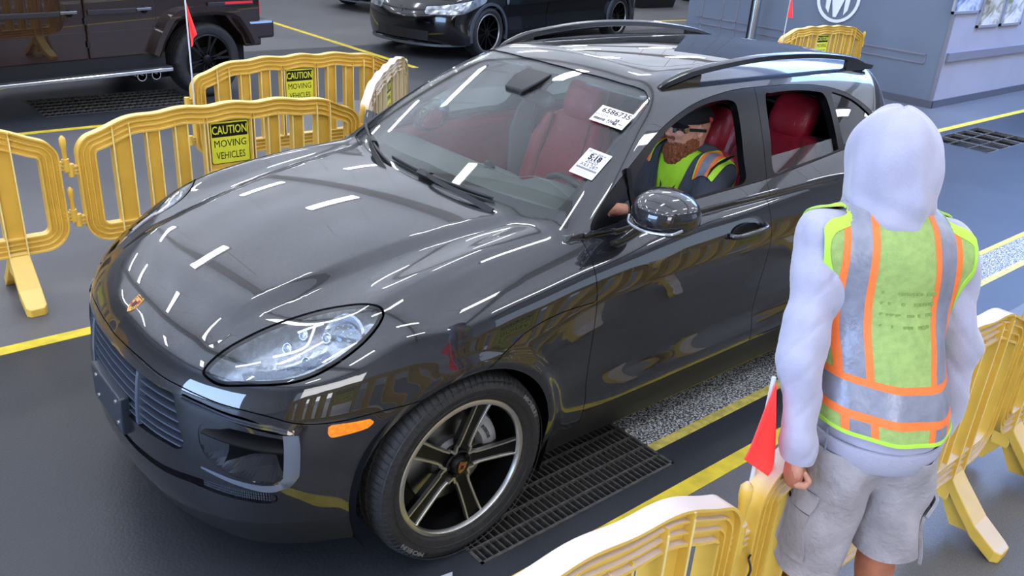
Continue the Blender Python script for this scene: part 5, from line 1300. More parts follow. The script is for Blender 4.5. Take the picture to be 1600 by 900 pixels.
def hoodf(P):
    R = rotx(-.16)
    d = sun(ell(P, (0, .205, 1.668), (.136, .148, .138), R), ell(P, (0, .190, 1.59), (.126, .128, .125)), rcone(P, (0, .17, 1.52), (0, .165, 1.46), .115, .12), k=.06)
    return d
def creas(P): q = np.sin(P[..., 2]*55+np.abs(P[..., 0])*60+3*np.sin(P[..., 1]*24)); return .0024*np.maximum(0, q)**2
def hoodie(P): return sun(torso(P), arms(P), k=.035)+(np.abs(P[..., 0]) > .19)*creas(P)+fold(P, .005)*(np.abs(P[..., 0]) > .12)+fold(P, .003)
def openf(V):       # face opening of the hood and hollow bottom
    return V[:, 1]*0+1
net('body', lambda P: sun(ell(P, (0, .215, 1.665), (.078, .10, .118), rotx(-.1)), rcone(P, (0, .18, 1.50), (0, .20, 1.60), .062, .058), ell(P, (0, .06, .98), (.15, .11, .17)), ell(P, (0, .15, 1.28), (.17, .105, .2)), rcone(P, (0, .15, 1.4), (0, .18, 1.5), .08, .06), rcone(P, SL, EL, .05, .042), rcone(P, EL, WL, .042, .029), rcone(P, SR, ER, .05, .042), rcone(P, ER, WR, .042, .029), ell(P, (-.285, -.055, .855), (.028, .040, .048)), ell(P, (.275, .135, .855), (.026, .038, .045)),
    rcone(P, (-.095, .03, .92), (-.118, .045, .50), .088, .056), rcone(P, (.095, .03, .92), (.115, .035, .50), .088, .056), rcone(P, (-.118, .045, .50), (-.118, -.005, .09), .056, .038), rcone(P, (.115, .035, .50), (.125, -.01, .09), .056, .038),
    ell(P, (-.118, -.035, .33), (.052, .056, .11)), ell(P, (.120, -.035, .33), (.052, .056, .11)), ell(P, (0, .315, 1.65), (.018, .022, .03)), k=.03), (-.42, -.25, .03), (.42, .42, 1.82), .0155, SKIN2, man)
# left fist: knuckles and curled fingers, thumb across the front; right hand relaxed
def hand(side, wx, wy, wz, name):
    s = -1 if side == 'L' else 1
    c = np.array([wx, wy, wz])
    def fn(P):
        q = P-c; d = ell(q, (0, .0, -.02), (.023, .040, .045))
        for i, (yy, ln) in enumerate(((.030, .92), (.010, 1.0), (-.010, .95), (-.029, .82))):
            if side == 'L':
                a = (s*-.004, yy, -.052); b = (s*.030*-1, yy*.95, -.072*ln); e = (s*-.042, yy*.9, -.045); f = (s*-.026, yy*.85, -.026)
                fg = np.minimum(np.minimum(rcone(q, a, b, .0105, .0098), rcone(q, b, e, .0098, .009)), rcone(q, e, f, .009, .0078))
            else:
                a = (0, yy, -.052); b = (s*-.012, yy, -.052-.042*ln); e = (s*-.034, yy*.95, -.052-.060*ln); fg = np.minimum(rcone(q, a, b, .010, .009), rcone(q, b, e, .009, .0075))
            d = smin(d, fg, .006)
        th = np.minimum(rcone(q, (0, .030, -.002), (s*-.022, .050, -.030), .0125, .0112), rcone(q, (s*-.022, .050, -.030), (s*-.040, .034, -.050), .0112, .009))
        return smin(d, th, .008)
    return net(name, fn, c-np.array([.075, .075, .125]), c+np.array([.075, .075, .05]), .0042, SKIN, man)
hand('L', -.286, -.055, .885, 'left_hand'); hand('R', .278, .135, .885, 'right_hand')
hd = net('hooded_sweatshirt', hoodie, (-.45, -.25, .82), (.45, .40, 1.56), .0115, HOOD, man, 'white hooded sweatshirt', cut=lambda V: np.where(np.abs(V[:, 0]) < .225, V[:, 2]-(.885+.03*np.abs(V[:, 0])), V[:, 2]-.885), th=.006)
def hb(P):
    az = np.arctan2(P[..., 0], -(P[..., 1]-.2)); return hoodf(P)+.0035*np.sin(az*9+P[..., 2]*14)*sstep(1.80, 1.60, P[..., 2])+.0045*np.sin(P[..., 2]*70+az*3)*sstep(1.62, 1.52, P[..., 2])+.004*np.sin(az*4-P[..., 2]*30+1)
net('hood', hb, (-.19, -.04, 1.38), (.19, .42, 1.86), .0095, HOOD, hd, cut=lambda V: .305-V[:, 1]+(V[:, 2] < 1.5)*.1, th=.007)
bandH = net('hem_band', lambda P: torso(P)-.010, (-.26, -.2, .84), (.26, .3, 1.0), .0115, mat('white_ribbing', (172, 172, 192), .9, bump=.3, bscale=200), hd, cut=lambda V: np.minimum(V[:, 2]-.872, .935-V[:, 2]), th=.008)
tee = net('tee_shirt_hem', lambda P: torso(P)+.002+.5*fold(P), (-.26, -.2, .78), (.26, .3, .95), .0125, TEE, man, cut=lambda V: np.minimum(V[:, 2]-(.835+.02*np.sin(V[:, 0]*12)), .93-V[:, 2]), th=.004)
# vest over the sweatshirt: torso skin pushed out, arm holes and neckline cut, bands cut from the same skin
def vestf(P): return torso(P)-.014+.35*fold(P, .006)+.003*np.sin(P[..., 0]*46)*sstep(1.25, 1.1, P[..., 2])
VS = surface_nets(vestf, (-.32, -.18, .86), (.32, .40, 1.58), .009)
def vest_out(V):
    hem = V[:, 2]-(.962-.035*V[:, 0])
    az = np.abs(V[:, 0]); c_y, c_z = .15, 1.385                        # arm hole: tall oval around the shoulder
    hole = np.hypot((V[:, 1]-c_y)/.088, (V[:, 2]-c_z)/.150)-1
    hole = np.where(az > .145, hole*.09, .2)
    sh = .228-az
    neck = np.hypot(V[:, 0]/.098, (V[:, 1]-.19)/.10)-1
    neck = np.where(V[:, 2] > 1.40, neck*.09, .2)
    return np.minimum(np.minimum(hem, hole), np.minimum(neck, sh+(V[:, 2] < 1.25)*.2))
VS = clip(VS, vest_out(VS[0]))
ax_ = lambda V: np.abs(V[:, 0])-.010*0
xb = lambda V: np.abs(np.abs(V[:, 0])-(.125+.012*np.sin((V[:, 2]-1.0)*6)))          # distance from the brace centre line
wz = lambda V: np.abs(V[:, 2]-(1.055-.035*V[:, 0]))
brace = lambda V: np.where(V[:, 2] > 1.115-.035*V[:, 0], xb(V), np.where(V[:, 2] < .998-.035*V[:, 0], xb(V), .5))
mB = lambda V: np.minimum(np.maximum(0, .5), 1)
o_w, v1 = region(VS, lambda V: .052-wz(V), 0); g_w, or_w = region(o_w, lambda V: .032-wz(V), 0)
o_b, v2 = region(v1, lambda V: .047-xb(V), 0); g_b, or_b = region(o_b, lambda V: .027-xb(V), 0)
ve = sobj('safety_vest', solid(v2, .004), LIME, man, 'lime mesh safety vest')
sobj('silver_waist_band', solid(pocket(g_w, -.0015), .004), SILV, ve); sobj('orange_waist_edging', solid(pocket(or_w, -.001), .004), ORG, ve)
sobj('silver_brace_band', solid(pocket(g_b, -.0015), .004), SILV, ve); sobj('orange_brace_edging', solid(pocket(or_b, -.001), .004), ORG, ve)
sh_, _ = region(VS, lambda V: .010-vest_out(V), 0); sobj('vest_binding', solid(pocket(sh_, -.0028), .006), LIME2, ve)
PRN = mat('faded_print', (134, 158, 84), .8)
bm = bmesh.new(); rs_ = random.Random(5)
for r_, z in enumerate((1.345, 1.315, 1.285, 1.255)):
    x = -.07
    while x < .085:
        w_ = rs_.uniform(.004, .016); 
        if rs_.random() < .8:
            lo_, hi_ = -.15, .12
            for _ in range(26):
                m_ = (lo_+hi_)/2
                if vestf(np.array([[x, m_, z]]))[0] < 0: hi_ = m_
                else: lo_ = m_
            add_box(bm, x, x+w_, lo_-.0016, lo_+.002, z-.004, z+.004)
        x += w_+.003
obj('faded_back_print', bm, PRN, ve, smooth=False, kind='stuff')
# shorts with cargo pocket
def shorts(P):
    l = rcone(P, (-.090, .03, .90), (-.125, .04, .50), .112, .108); r = rcone(P, (.090, .03, .90), (.120, .03, .50), .112, .106)
    return sun(ell(P, (0, .035, .93), (.178, .138, .13)), np.minimum(l, r), k=.06)+fold(P, .008)+.004*np.sin(P[..., 2]*28+P[..., 0]*40)
sr = net('cargo_shorts', shorts, (-.30, -.18, .44), (.30, .24, 1.02), .0125, SHORT, man, 'washed grey cargo shorts', cut=lambda V: np.minimum(V[:, 2]-(.505+.075*(V[:, 0] > 0)), .90-V[:, 2]), th=.006)
for s_ in (-1, 1):
    def pocketf(P, s_=s_): return shorts(P)-.012
    PS = surface_nets(pocketf, (-.30, -.18, .52), (.30, .24, .80), .012)
    PS = clip(PS, np.minimum(np.minimum(s_*PS[0][:, 0]-.165, .085-np.abs(PS[0][:, 1]-.035)), .105-np.abs(PS[0][:, 2]-.665)))
    fl, PS2 = region(PS, lambda V: V[:, 2]-.715, .002); pk = sobj('cargo_pocket', solid(PS2, .010), SHORT, sr); sobj('pocket_flap', solid(pocket(fl, -.006), .010), SHORT, sr)
    if len(fl[0]): c_ = fl[0][np.argmin(np.abs(fl[0][:, 1]-.035)+np.abs(fl[0][:, 2]-.725))]; obj('pocket_button', lathe([(0, 0), (.008, 0), (.007, .004), (0, .004)], 12, Mx((c_[0]+s_*.007, c_[1], c_[2]), (0, 1, 0), (0, 0, 1), (s_, 0, 0) if s_ > 0 else (1, 0, 0))), SATB, sr)
obj('hip_pocket', tube([(-.185, -.015, .955), (-.188, -.03, .90), (-.192, -.01, .87), (-.19, .02, .93)], .003, 6), mat('blue_denim_thread', (120, 132, 160), .8), sr)
for s_ in (-1, 1):
    x = s_*.122; y = -.01
    def shoe(P, x=x, y=y): return sun(ell(P, (x, y+.06, .05), (.048, .125, .048)), ell(P, (x, y-.02, .075), (.042, .055, .06)), k=.03)
    so = net('shoe', shoe, (x-.08, y-.14, .012), (x+.08, y+.24, .16), .010, mat('white_shoe', (190, 190, 194), .6), man); obj('sole', loft([[(x+(a+.004)*math.cos(q), y+.05+.132*math.sin(q), z) for q in np.linspace(0, 2*PI, 24, endpoint=False)] for z, a in ((0, .046), (.03, .050))]), SATB, so)
def warp_man(co):
    x, y, z = co[:, 0].copy(), co[:, 1].copy(), co[:, 2].copy()
    hs = sstep(1.50, 1.58, z)
    x = x*(.84-.07*hs); y = .12+(y-.12)*(.90-.04*hs)
    x -= np.interp(z, [.5, .95, 1.45, 1.8], [0, .012, .060, .078])
    z = z+np.interp(z, [0, .3, .85, .95, 1.05, 1.42, 1.55, 1.85], [0, .02, .055, .07, .075, .045, .03, 0])
    return np.stack([x, y, z], 1)
def all_kids(o):
    for c_ in o.children: yield c_; yield from all_kids(c_)
for o_ in all_kids(man):
    me = o_.data; co = np.empty(len(me.vertices)*3, np.float32); me.vertices.foreach_get('co', co); me.vertices.foreach_set('co', warp_man(co.reshape(-1, 3).astype(float)).astype(np.float32).ravel()); me.update()
man.location = (-.455, 2.12, 0)
tag(obj('phone', box(-.004, .004, -.035, .035, -.07, .07, M=Matrix.Translation((-.47-.02, 0, 0)) if False else None), GLB, bevel=.003), 'dark phone held low in the right hand of the hooded man', 'phone')
ph = bpy.data.objects['phone']; ph.matrix_world = man.matrix_basis @ Matrix.Translation((.195, .135, .86)) @ Matrix.Rotation(.15, 4, 'X')

# ---- the driver
DX, DY = -1.70, .385
drv = thing('person', 'bearded person in dark cap and mirrored sunglasses at the steering wheel of the grey car', 'person', (-1.55, DY, .72), 0)
T0 = np.array([-1.55, DY, .72])
L_ = lambda x, y, z: (x-T0[0], y-T0[1], z-T0[2])
HC = np.array(L_(DX, DY, 1.275)); hr = math.radians(-16)                     # head turned a little towards the camera side
Rz = np.array([[math.cos(hr), -math.sin(hr), 0], [math.sin(hr), math.cos(hr), 0], [0, 0, 1]])
def H(x, y, z): return HC+Rz@np.array([x, y, z])
BEARDC = (.078, 0, -.078)
FSK = mat('ruddy_face_skin', (206, 146, 122), .45, noise=.12, scale=60, bump=.1, bscale=260)
def hq(P): return (P-HC)@Rz
def headf(P):
    q = hq(P)
    d = sun(ell(q, (-.005, 0, .025), (.098, .078, .098)), ell(q, (.030, 0, -.045), (.068, .062, .070)), k=.03)
    d = sun(d, ell(q, (.088, 0, .012), (.016, .022, .022)), k=.02)                        # brow and cheeks
    nose = sun(rcone(q, (.092, 0, .018), (.118, 0, -.018), .009, .014), ell(q, (.108, .011, -.022), (.011, .009, .009)), ell(q, (.108, -.011, -.022), (.011, .009, .009)), k=.008)
    d = smin(d, nose, .012)
    for s_ in (1, -1):
        d = smin(d, ell(q, (.075, s_*.036, -.012), (.022, .024, .022)), .02)
        d = np.minimum(d, smax(ell(q, (-.008, s_*.079, .0), (.020, .009, .032)), -ell(q, (-.002, s_*.088, .003), (.010, .006, .018)), .006))
    d = smin(d, ell(q, (.100, 0, -.048), (.013, .024, .006)), .006); d = smin(d, ell(q, (.098, 0, -.060), (.013, .021, .006)), .006)
    neck = rcone(P, H(-.02, 0, -.05), L_(DX-.03, DY, 1.10), .058, .066); return smin(d, neck, .03)
def dbody(P):
    t = sun(ell(P, L_(-1.70, DY, .98), (.125, .185, .20)), ell(P, L_(-1.62, DY, .80), (.15, .19, .15)), rcone(P, L_(-1.71, DY-.17, 1.10), L_(-1.71, DY+.17, 1.10), .078, .078), k=.08); return t
net('body', lambda P: np.minimum(headf(P), dbody(P)+.03), tuple(L_(DX-.17, DY-.22, .70)), tuple(L_(DX+.20, DY+.22, 1.42)), .0085, FSK, drv)
BEARD = mat('ginger_beard', (150, 84, 52), .75, noise=.45, scale=120, bump=1.0, bscale=240)
def beard(P):
    q = hq(P); d = sun(ell(q, (.050, 0, -.094), (.064, .066, .060)), ell(q, (.070, 0, -.125), (.046, .048, .050)), ell(q, (.014, .056, -.062), (.034, .022, .044)), ell(q, (.014, -.056, -.062), (.034, .022, .044)), ell(q, (.104, 0, -.036), (.014, .034, .007)), k=.025)
    return smax(d, -ell(q, (.122, 0, -.053), (.022, .024, .0085)), .004)+.0022*np.sin(q[..., 1]*330+q[..., 2]*90)+.002*np.sin(q[..., 0]*260+q[..., 2]*60)
net('beard', beard, HC-np.array([.10, .14, .21]), HC+np.array([.18, .14, .02]), .0055, BEARD, drv, 'full ginger beard')
CAPM = mat('navy_black_cap', (20, 20, 24), .85, noise=.1, scale=40)
def capf(P): q = hq(P); return ell(q, (-.008, 0, .035), (.108, .087, .098))+.0012*np.cos(np.arctan2(q[..., 1], q[..., 0])*6)
cp_ = net('cap', capf, HC-np.array([.14, .14, .02]), HC+np.array([.16, .14, .18]), .008, CAPM, drv, 'dark baseball cap', cut=lambda V: ((V-HC)@Rz)[:, 2]-.040+.10*((V-HC)@Rz)[:, 0], th=.004)
rings = []
for t in np.linspace(-1, 1, 15):
    y = .072*t; xf_ = .088+.078*math.sqrt(max(0, 1-t*t)); zb_ = .042-.016*t*t
    rings.append([H(.085-.03*abs(t), y, zb_+.002), H(xf_, y, zb_-.006), H(xf_, y, zb_-.010), H(.085-.03*abs(t), y, zb_-.003)])
obj('cap_peak', loft(rings), CAPM, cp_, ang=40)
obj('cap_strap_opening', lathe([(0, 0), (.014, 0), (.012, .003), (0, .003)], 14, Mx(H(-.055, .074, .055), H(-.1, .03, 0)-H(0, 0, 0), (0, 0, 1))), mat('red_patch', (196, 60, 58), .6), cp_)
GLS = mat('mirror_lens', (150, 160, 158), .05, metal=1); 
rings = []
for t in np.linspace(-1, 1, 19):
    a = t*1.02; x = .098*math.cos(a)*1.02+.004; y = .079*math.sin(a); hh = .021*(1-.25*abs(t)**3) if abs(t) > .12 else .009
    rings.append([H(x, y, .010+hh), H(x+.004, y*1.03, .010+hh), H(x+.004, y*1.03, .010-hh), H(x, y, .010-hh)])
sg_ = obj('sunglasses', loft(rings), GLS, drv, ang=40, label='mirrored wraparound sunglasses')
for s_ in (1, -1): obj('temple', loft([[H(x, s_*y, z_+e) for e in (-.007, .007)]+[H(x, s_*(y+.005), z_+e) for e in (.007, -.007)] for x, y, z_ in ((.052, .072, .012), (.0, .083, .010), (-.035, .081, .006))]), SATB, sg_, smooth=False)
JKT = mat('charcoal_jacket', (68, 72, 82), .85, noise=.08, scale=60, bump=.3, bscale=200); LSH = mat('lime_shirt', (172, 224, 44), .75, noise=.06, scale=30, bump=.2, bscale=120)
shirt = net('shirt', lambda P: dbody(P)+.012, tuple(L_(DX-.25, DY-.30, .70)), tuple(L_(DX+.25, DY+.30, 1.24)), .011, LSH, drv, 'lime shirt')
sl = {1: (L_(-1.705, DY+.19, 1.085), L_(-1.50, DY+.265, .90), L_(-1.12, DY+.215, 1.03)), -1: (L_(-1.705, DY-.19, 1.085), L_(-1.50, DY-.25, .88), L_(-1.15, DY-.19, .99))}
def jacket(P):
    a = [sun(rcone(P, sl[s][0], sl[s][1], .082, .066), rcone(P, sl[s][1], sl[s][2], .064, .046), k=.04) for s in (1, -1)]
    coll = rcone(P, L_(DX-.07, DY-.07, 1.145), L_(DX-.07, DY+.07, 1.145), .062, .062)
    return sun(dbody(P), a[0], a[1], coll, k=.05)+fold(P, .006)
def jopen(V):       # front opening shows the shirt
    w_ = V+T0; dy = np.abs(w_[:, 1]-DY); front_ = w_[:, 0] > -1.70; wdt = .030+.062*np.clip((w_[:, 2]-.80)/.32, 0, 1.2)
    return np.where(front_ & (w_[:, 0] < -1.40), dy-wdt, .1)
jk = net('jacket', jacket, tuple(L_(-1.92, DY-.40, .70)), tuple(L_(-1.02, DY+.40, 1.25)), .0115, JKT, drv, 'charcoal jacket', cut=jopen, th=.005)
LS = surface_nets(lambda P: jacket(P)-.007, L_(-1.92, DY-.40, .78), L_(-1.35, DY+.40, 1.25), .0115)
w0_ = LS[0]+T0; sd_ = lambda V: (V+T0)[:, 1]-DY
vst, _ = region(LS, lambda V: np.minimum(np.minimum(jopen(V), .245-np.abs(sd_(V))), np.minimum(np.abs(sd_(V))-.130, -1.60-(V+T0)[:, 0]*1)), 0)
vst, _ = region(vst, lambda V: (V+T0)[:, 2]-.85, 0)
dd = lambda V: np.abs(sd_(V))-.175
gv, rest = region(vst, lambda V: .022-np.abs(dd(V)), 0); ov, lv_ = region(rest, lambda V: .040-np.abs(dd(V)), 0)
for nm, S, m_ in (('vest_silver_band', gv, SILV), ('vest_orange_edging', ov, ORG), ('vest_panel', lv_, mat('bright_lime', (186, 236, 60), .7))):
    for k_ in (1, -1):
        S_ = clip(S, sd_(S[0])*k_)
        if len(S_[2]): sobj(nm, solid(S_, .003), m_, drv)
for s_, x1 in ((1, -1.545), (-1, -1.545)):
    obj('lanyard', sweep([L_(DX+.035, DY+s_*.075, 1.150), L_(DX+.085, DY+s_*.062, 1.09), L_(-1.588, DY+s_*.035, 1.0), L_(-1.50, DY+.0, .87)], [(-.005, -.001), (.005, -.001), (.005, .001), (-.005, .001)], up=(0, 1, 0)), SATB, drv)
# hands on the wheel rim
for s_ in (1, -1):
    wr = np.array(sl[s_][2]); gp = np.array(swM @ Vector((s_*.165, .055, 0)))-T0 if s_ > 0 else np.array(swM @ Vector((-.172, .02, 0)))-T0
    tng = np.array(swM.to_3x3() @ Vector((-math.sin(.3*s_), math.cos(.3*s_), 0))); outw = np.array(swM.to_3x3() @ Vector((s_, 0, 0))); back = np.array(swM.to_3x3() @ Vector((0, 0, 1)))
    def fn(P):
        d = sun(ell(P, gp+back*.026+outw*.010, (.030, .030, .044)), rcone(P, gp+back*.03+outw*.01, wr, .027, .028), k=.02)
        for i in range(4):
            o_ = gp+tng*(.034-.021*i); a = o_+outw*.024+back*.020; b = o_+outw*.028-back*.012; e = o_+outw*.004-back*.028; f = o_-outw*.014-back*.018
            d = smin(d, np.minimum(np.minimum(rcone(P, a, b, .0105, .010), rcone(P, b, e, .010, .009)), rcone(P, e, f, .009, .008)), .004)
        o_ = gp+tng*.044; return smin(d, np.minimum(rcone(P, gp+back*.028, o_+back*.026-outw*.012, .012, .0105), rcone(P, o_+back*.026-outw*.012, o_+back*.016-outw*.026+tng*.012, .0105, .009)), .006)
    mid = (gp+wr)/2; net('hand', fn, np.minimum(gp, wr)-.075, np.maximum(gp, wr)+.075, .0058, FSK, drv)
for s_ in (1, -1):
    obj('trouser_leg', loft([[Vector(L_(x, DY+s_*dy, z))+Vector((0, r*math.cos(q), r*math.sin(q)*1.0))+Vector((-.3*r*math.sin(q), 0, 0)) for q in np.linspace(0, 2*PI, 16, endpoint=False)] for x, dy, z, r in ((-1.62, .10, .78, .10), (-1.35, .12, .80, .085), (-1.12, .13, .80, .065), (-.95, .12, .62, .055), (-.85, .11, .46, .05))]), mat('dark_trousers', (40, 42, 50), .85), drv)
# ================================================================ CARS IN THE BACKGROUND
def bg_wheel(e_src, root, x, y, R, sgn):
    e = copy_tree(e_src); e.parent = root; e.matrix_local = Matrix.Translation((x, y, R)) @ Mw(sgn); return e
# ---- brown-black box-shaped off-roader: local x forward, +y the side we see
BRN = paint('dark_brown_paint', (34, 18, 17), (48, 28, 26), metal=.1)
gw_ = thing('car', 'dark brown boxy off-road car with running board and side exhausts', 'car', (-2.12, -6.58, 0), math.radians(11))
wg = make_wheel('six', detail=False, R=.395, ri=.275, w_=.27, rims=mat('rim_dark_grey', (52, 50, 50), .3, metal=.8), rimb=RIMB)
wg.parent = gw_; wg.matrix_local = Matrix.Translation((0, -.10, .395)) @ Mw(1)
for x, y, s_ in ((2.85, -.10, 1), (0, -1.62, -1), (2.85, -1.62, -1)): bg_wheel(wg, gw_, x, y, .395, s_)
W0, W1 = -1.76, -.01
def side_outline(x0, x1, z0, z1, arcs):
    pts = [(x0, z1), (x1, z1), (x1, z0)]
    for cx in arcs: pts += [(cx+.50, z0), (cx+.46, .62), (cx+.26, .86), (cx-.26, .86), (cx-.46, .62), (cx-.50, z0)]
    return pts+[(x0, z0)]
M_side = Mx((0, 0, 0), (1, 0, 0), (0, 0, 1), (0, -1, 0))
obj('body_side', prism(side_outline(-.72, 3.75, .50, 1.18, (2.85, 0)), .01, 1.76, M_side), BRN, gw_, smooth=False, bevel=.02)
obj('cabin', loft([[(x0_, y0_, z), (x1_, y0_, z), (x1_, y1_, z), (x0_, y1_, z)] for z, x0_, x1_, y0_, y1_ in ((1.18, -.72, 2.2, W0+.02, W1-.03), (1.90, -.68, 1.9, W0+.10, W1-.10))]), BRN, gw_, smooth=False, bevel=.03)
obj('side_glass', box(-.55, 1.9, W1-.06, W1-.035, 1.24, 1.70), GLB, gw_, smooth=False)
for x0_, x1_ in ((.56, 1.30), (1.32, 2.18)):
    d = obj('door', prism([(x0_+(.18 if x0_ < 1 else 0), .52), (x1_, .52), (x1_, 1.16), (x0_, 1.16), (x0_, .86)], -.012, .014, M_side), BRN, gw_, smooth=False, bevel=.01)
    obj('door_handle', box(x0_+.06, x0_+.22, .02, .045, .955, .985), DARKCH, d, smooth=False, bevel=.006); obj('handle_boss', lathe([(0, 0), (.035, 0), (.03, .02), (0, .02)], 16, Mx((x0_+.13, .012, .96), (-1, 0, 0), (0, 0, 1), (0, 1, 0))), GLB, d)
    obj('rub_strip', box(x0_+.22, x1_-.03, .012, .035, .935, .985), mat('rub_strip', (58, 56, 58), .4, metal=.5), d, smooth=False, bevel=.006)
    for z in (.66, .88): obj('door_hinge', tube([(x1_, .018, z-.03), (x1_, .018, z+.03)], .012, 8), SATB, d)
    obj('body_crease', box(x0_+.02, x1_-.02, .012, .018, .765, .775), BRN, d, smooth=False)
obj('rub_strip', box(-.62, -.05, .0, .022, .955, 1.0), mat('rub_strip', (58, 56, 58), .4, metal=.5), gw_, smooth=False, bevel=.006)
obj('reflector_strip', box(-.60, -.25, .020, .026, .975, 1.0), mat('red_reflector', (214, 40, 52), .3, coat=1, emis=.1), gw_, smooth=False)
for cx in (0, 2.85):
    pts = [(cx+.62, .0, .50), (cx+.50, .0, .72), (cx+.30, .0, .90), (cx-.30, .0, .90), (cx-.50, .0, .70), (cx-.58, .0, .55)]
    obj('arch_flare', sweep([(a, .035, c_) for a, b_, c_ in bez(pts, 3)], [(-.045, -.05), (-.045, .045), (.02, .045), (.045, .01), (.045, -.05)], up=(0, 1, 0)), BRN, gw_, ang=25)
    obj('arch_well', box(cx-.44, cx+.44, -.34, -.30, .2, .84), SATB, gw_, smooth=False)
obj('running_board', box(.52, 2.30, -.02, .16, .36, .41), SATB, gw_, smooth=False, bevel=.01); obj('board_trim', box(.52, 2.30, .15, .175, .355, .395), CHROME, gw_, smooth=False, bevel=.008)
obj('sill', box(.50, 2.35, -.3, .0, .40, .52), SATB, gw_, smooth=False)
for x in (.62, .78): obj('exhaust_tip', lathe([(.044, 0), (.052, 0), (.055, .20), (.045, .20), (.040, .02)], 20, Mx((x, .0, .30), (1, 0, 0), (0, 0, 1), (0, 1, 0) if False else (0, -1, 0))), CHROME, gw_)
obj('rear_bumper', prism([(-.88, .58), (-.52, .58), (-.46, .66), (-.46, .78), (-.88, .78)], -.03, 1.80, M_side), BRN, gw_, smooth=False, bevel=.03)
sp_ = obj('spare_wheel_cover', lathe([(0, .12), (.33, .12), (.38, .08), (.39, -.12), (0, -.12)], 48, Mx((-.86, -.90, 1.02), (0, 1, 0), (0, 0, 1), (-1, 0, 0) if False else (1, 0, 0))), BRN, gw_)
obj('tail_lamp', box(-.735, -.70, -.16, -.03, .84, .98), mat('red_reflector', (214, 40, 52), .3, coat=1, emis=.1), gw_, smooth=False)
obj('chassis', box(-.6, 3.6, -1.6, -.2, .30, .50), mat('underbody_black', (18, 18, 19), .8), gw_, smooth=False)
# ---- black electric crossover and the nose of another black car
BLKP = mat('black_paint', (4, 4, 5), .12, coat=.6)
def blob_car(name, label, loc, rz, wb, group=None, whole=True, f_over=.92, r_over=1.0, w_=1.98):
    t = thing(name, label, 'car', loc, rz); hw = w_/2
    topc = cr([-wb-r_over, -wb-.3, -wb+.9, -1.6, -.75, -.3, .3, .7, f_over], [1.05, 1.40, 1.62, 1.60, 1.28, 1.06, .96, .85, .66])
    def fn(P):
        x, y, z = P[..., 0], np.abs(P[..., 1]), P[..., 2]
        Y = hw-.02-.10*np.clip((x-.3)/.7, 0, 1)**2-.10*np.clip((-wb-.2-x)/.8, 0, 1)**2-.06*np.maximum(0, .35-z)-.55*np.maximum(0, z-.98)-.03*np.exp(-((z-.55)/.15)**2)
        Y = Y+.02*np.exp(-((np.hypot(x, z-.36)-.42)/.04)**2)+.02*np.exp(-((np.hypot(x+wb, z-.36)-.42)/.04)**2)
        a = y-Y; b = (z-(topc(x)-.05*y*y))*.9; c = (x-(f_over-.33*(y/hw)**2.2-.10*((z-.5)/.35)**2))*.9; e = -(x+wb+r_over-.25*(y/hw)**3)
        return smax(smax(smax(a, b, .14), c, .14), e, .2)
    S = surface_nets(fn, (-wb-r_over-.1, -hw-.05, .20), (f_over+.1, hw+.05, 1.75), .036)
    for cx in (0, -wb):
        V = S[0]; v = np.where(V[:, 2] < .36, np.abs(V[:, 0]-cx)-.40, np.hypot(V[:, 0]-cx, V[:, 2]-.36)-.40); S = clip(S, np.where(np.abs(V[:, 1]) > .55, v, .5))
    cabg, S = region(S, lambda V: np.minimum(V[:, 2]-1.04, -.55-V[:, 0]), .003)
    lampg, S = region(S, lambda V: np.minimum(sdf([(.93, .62), (.55, .66), (.12, .80), (.02, .86), (.10, .90), (.55, .82), (.85, .72)], np.stack([V[:, 0], V[:, 2]-.0], 1)) if True else 0, np.abs(V[:, 1])-.42), .003)
    doorg, S = region(S, lambda V: np.minimum(np.minimum(np.minimum(-.52-V[:, 0], V[:, 0]+1.55), V[:, 2]-.36), np.abs(V[:, 1])-.7), .003)
    doorh, S = region(S, lambda V: np.minimum(np.minimum(np.minimum(-1.56-V[:, 0], V[:, 0]+wb-.52), V[:, 2]-.36), np.abs(V[:, 1])-.7), .003)
    sobj('body', solid(S, .02), BLKP, t); sobj('glasshouse', solid(cabg, .02), GLB, t)
    for nm, q in (('front_door', doorg), ('rear_door', doorh)):
        for sg in (1, -1):
            h_, _ = region(q, lambda V: V[:, 1]*sg, 0)
            if len(h_[2]): sobj(nm, solid(h_, .02), BLKP, t)
    for sg in (1, -1):
        h_, _ = region(lampg, lambda V: V[:, 1]*sg, 0)
        if len(h_[2]): l = sobj('head_lamp', solid(h_, .004), mat('bright_lamp_lens', (150, 156, 164), .12, coat=1, metal=.6, noise=.6, scale=9), t)
    return t, S, fn
tw = make_wheel('ten', detail=False, R=.37, ri=.275, w_=.26)
tes, TS, tfn = blob_car('car', 'black glossy electric car parked at the back, its front towards the barriers', (-6.55, -8.42, 0), math.atan2(.235, .97), 3.9)
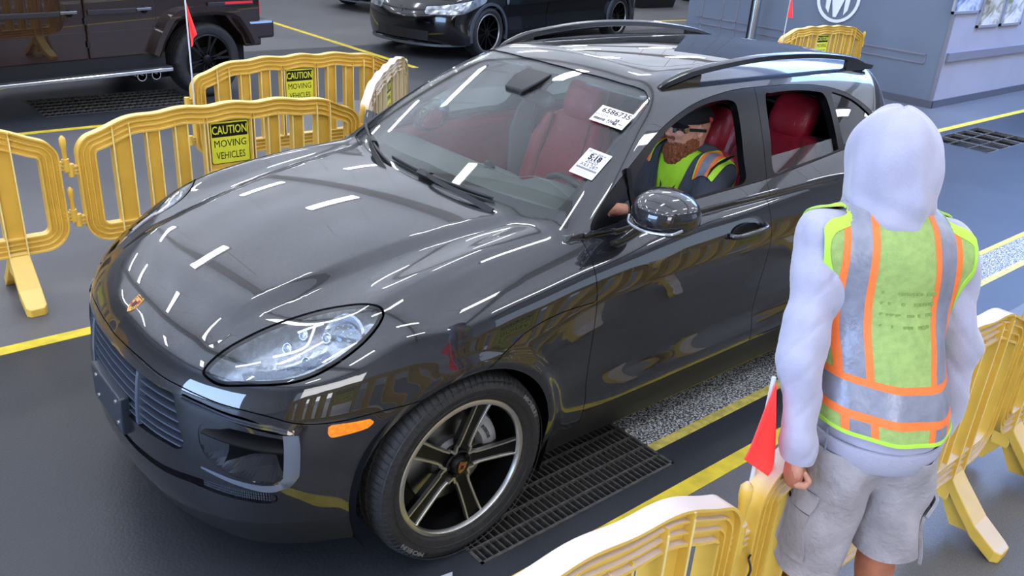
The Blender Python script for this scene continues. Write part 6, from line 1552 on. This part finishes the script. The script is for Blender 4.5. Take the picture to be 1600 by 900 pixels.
for o_ in (tes,):
    for i, (x, s_) in enumerate(((0, 1), (0, -1), (-3.9, 1), (-3.9, -1))):
        e = tw if i == 0 else copy_tree(tw); e.parent = o_; e.matrix_local = Matrix.Translation((x, s_*.855, .37)) @ Mw(s_)
    for cx in (0, -3.9):
        for s_ in (1, -1):
            obj('arch_trim', sweep([(cx+.425*math.cos(a), s_*.975, .36+.425*math.sin(a)) for a in np.linspace(-.25, PI+.25, 24)], [(-.02, -.02), (.02, -.02), (.02, .02), (-.02, .02)], up=(0, 1, 0)), mat('satin_grey_trim', (92, 98, 106), .35, metal=.5), o_, ang=60)
            obj('arch_well', box(cx-.42, cx+.42, min(s_*.55, s_*.60), max(s_*.55, s_*.60), .2, .80), SATB, o_, smooth=False)
    obj('front_lip', sweep(bez([(.45, -.90, .215), (.80, -.62, .205), (.93, 0, .20), (.80, .62, .205), (.45, .90, .215)], 6), [(-.015, -.03), (.015, -.03), (.015, .02), (-.015, .02)], up=(0, 0, 1)), mat('satin_grey_trim', (92, 98, 106), .35, metal=.5), o_)
    obj('lower_grille', loft([[(x+.022-.33*(abs(y)/.99)**2.2, y, z) for z in (.26, .40)]+[(x-.05-.33*(abs(y)/.99)**2.2, y, z) for z in (.40, .26)] for x, y in [(.89, yy) for yy in np.linspace(-.5, .5, 11)]]), SATB, o_, smooth=False)
    obj('nose_badge', prism([(-.05, .06), (.05, .06), (.035, .035), (.012, .038), (0, -.07), (-.012, .038), (-.035, .035)], 0, .008, Mx((.905, 0, .66), (0, 1, 0), (-.2, 0, 1), (1, 0, .2))), CHROME, o_, smooth=False)
    obj('side_badge', prism([(-.035, .05), (.035, .05), (.03, -.01), (0, -.05), (-.03, -.01)], 0, .006, Mx((-.44, .975, .80), (-1, 0, 0), (0, 0, 1), (0, 1, 0))), CHROME, o_, smooth=False)
    obj('underbody', box(-4.2, .5, -.55, .55, .18, .34), mat('underbody_black', (18, 18, 19), .8), o_, smooth=False)
t2 = copy_tree(tes); t2.location = (-8.35, -13.0, 0); t2.rotation_euler = (0, 0, math.radians(20)); t2['label'] = 'black car farther back, only its front corner in view at the top'
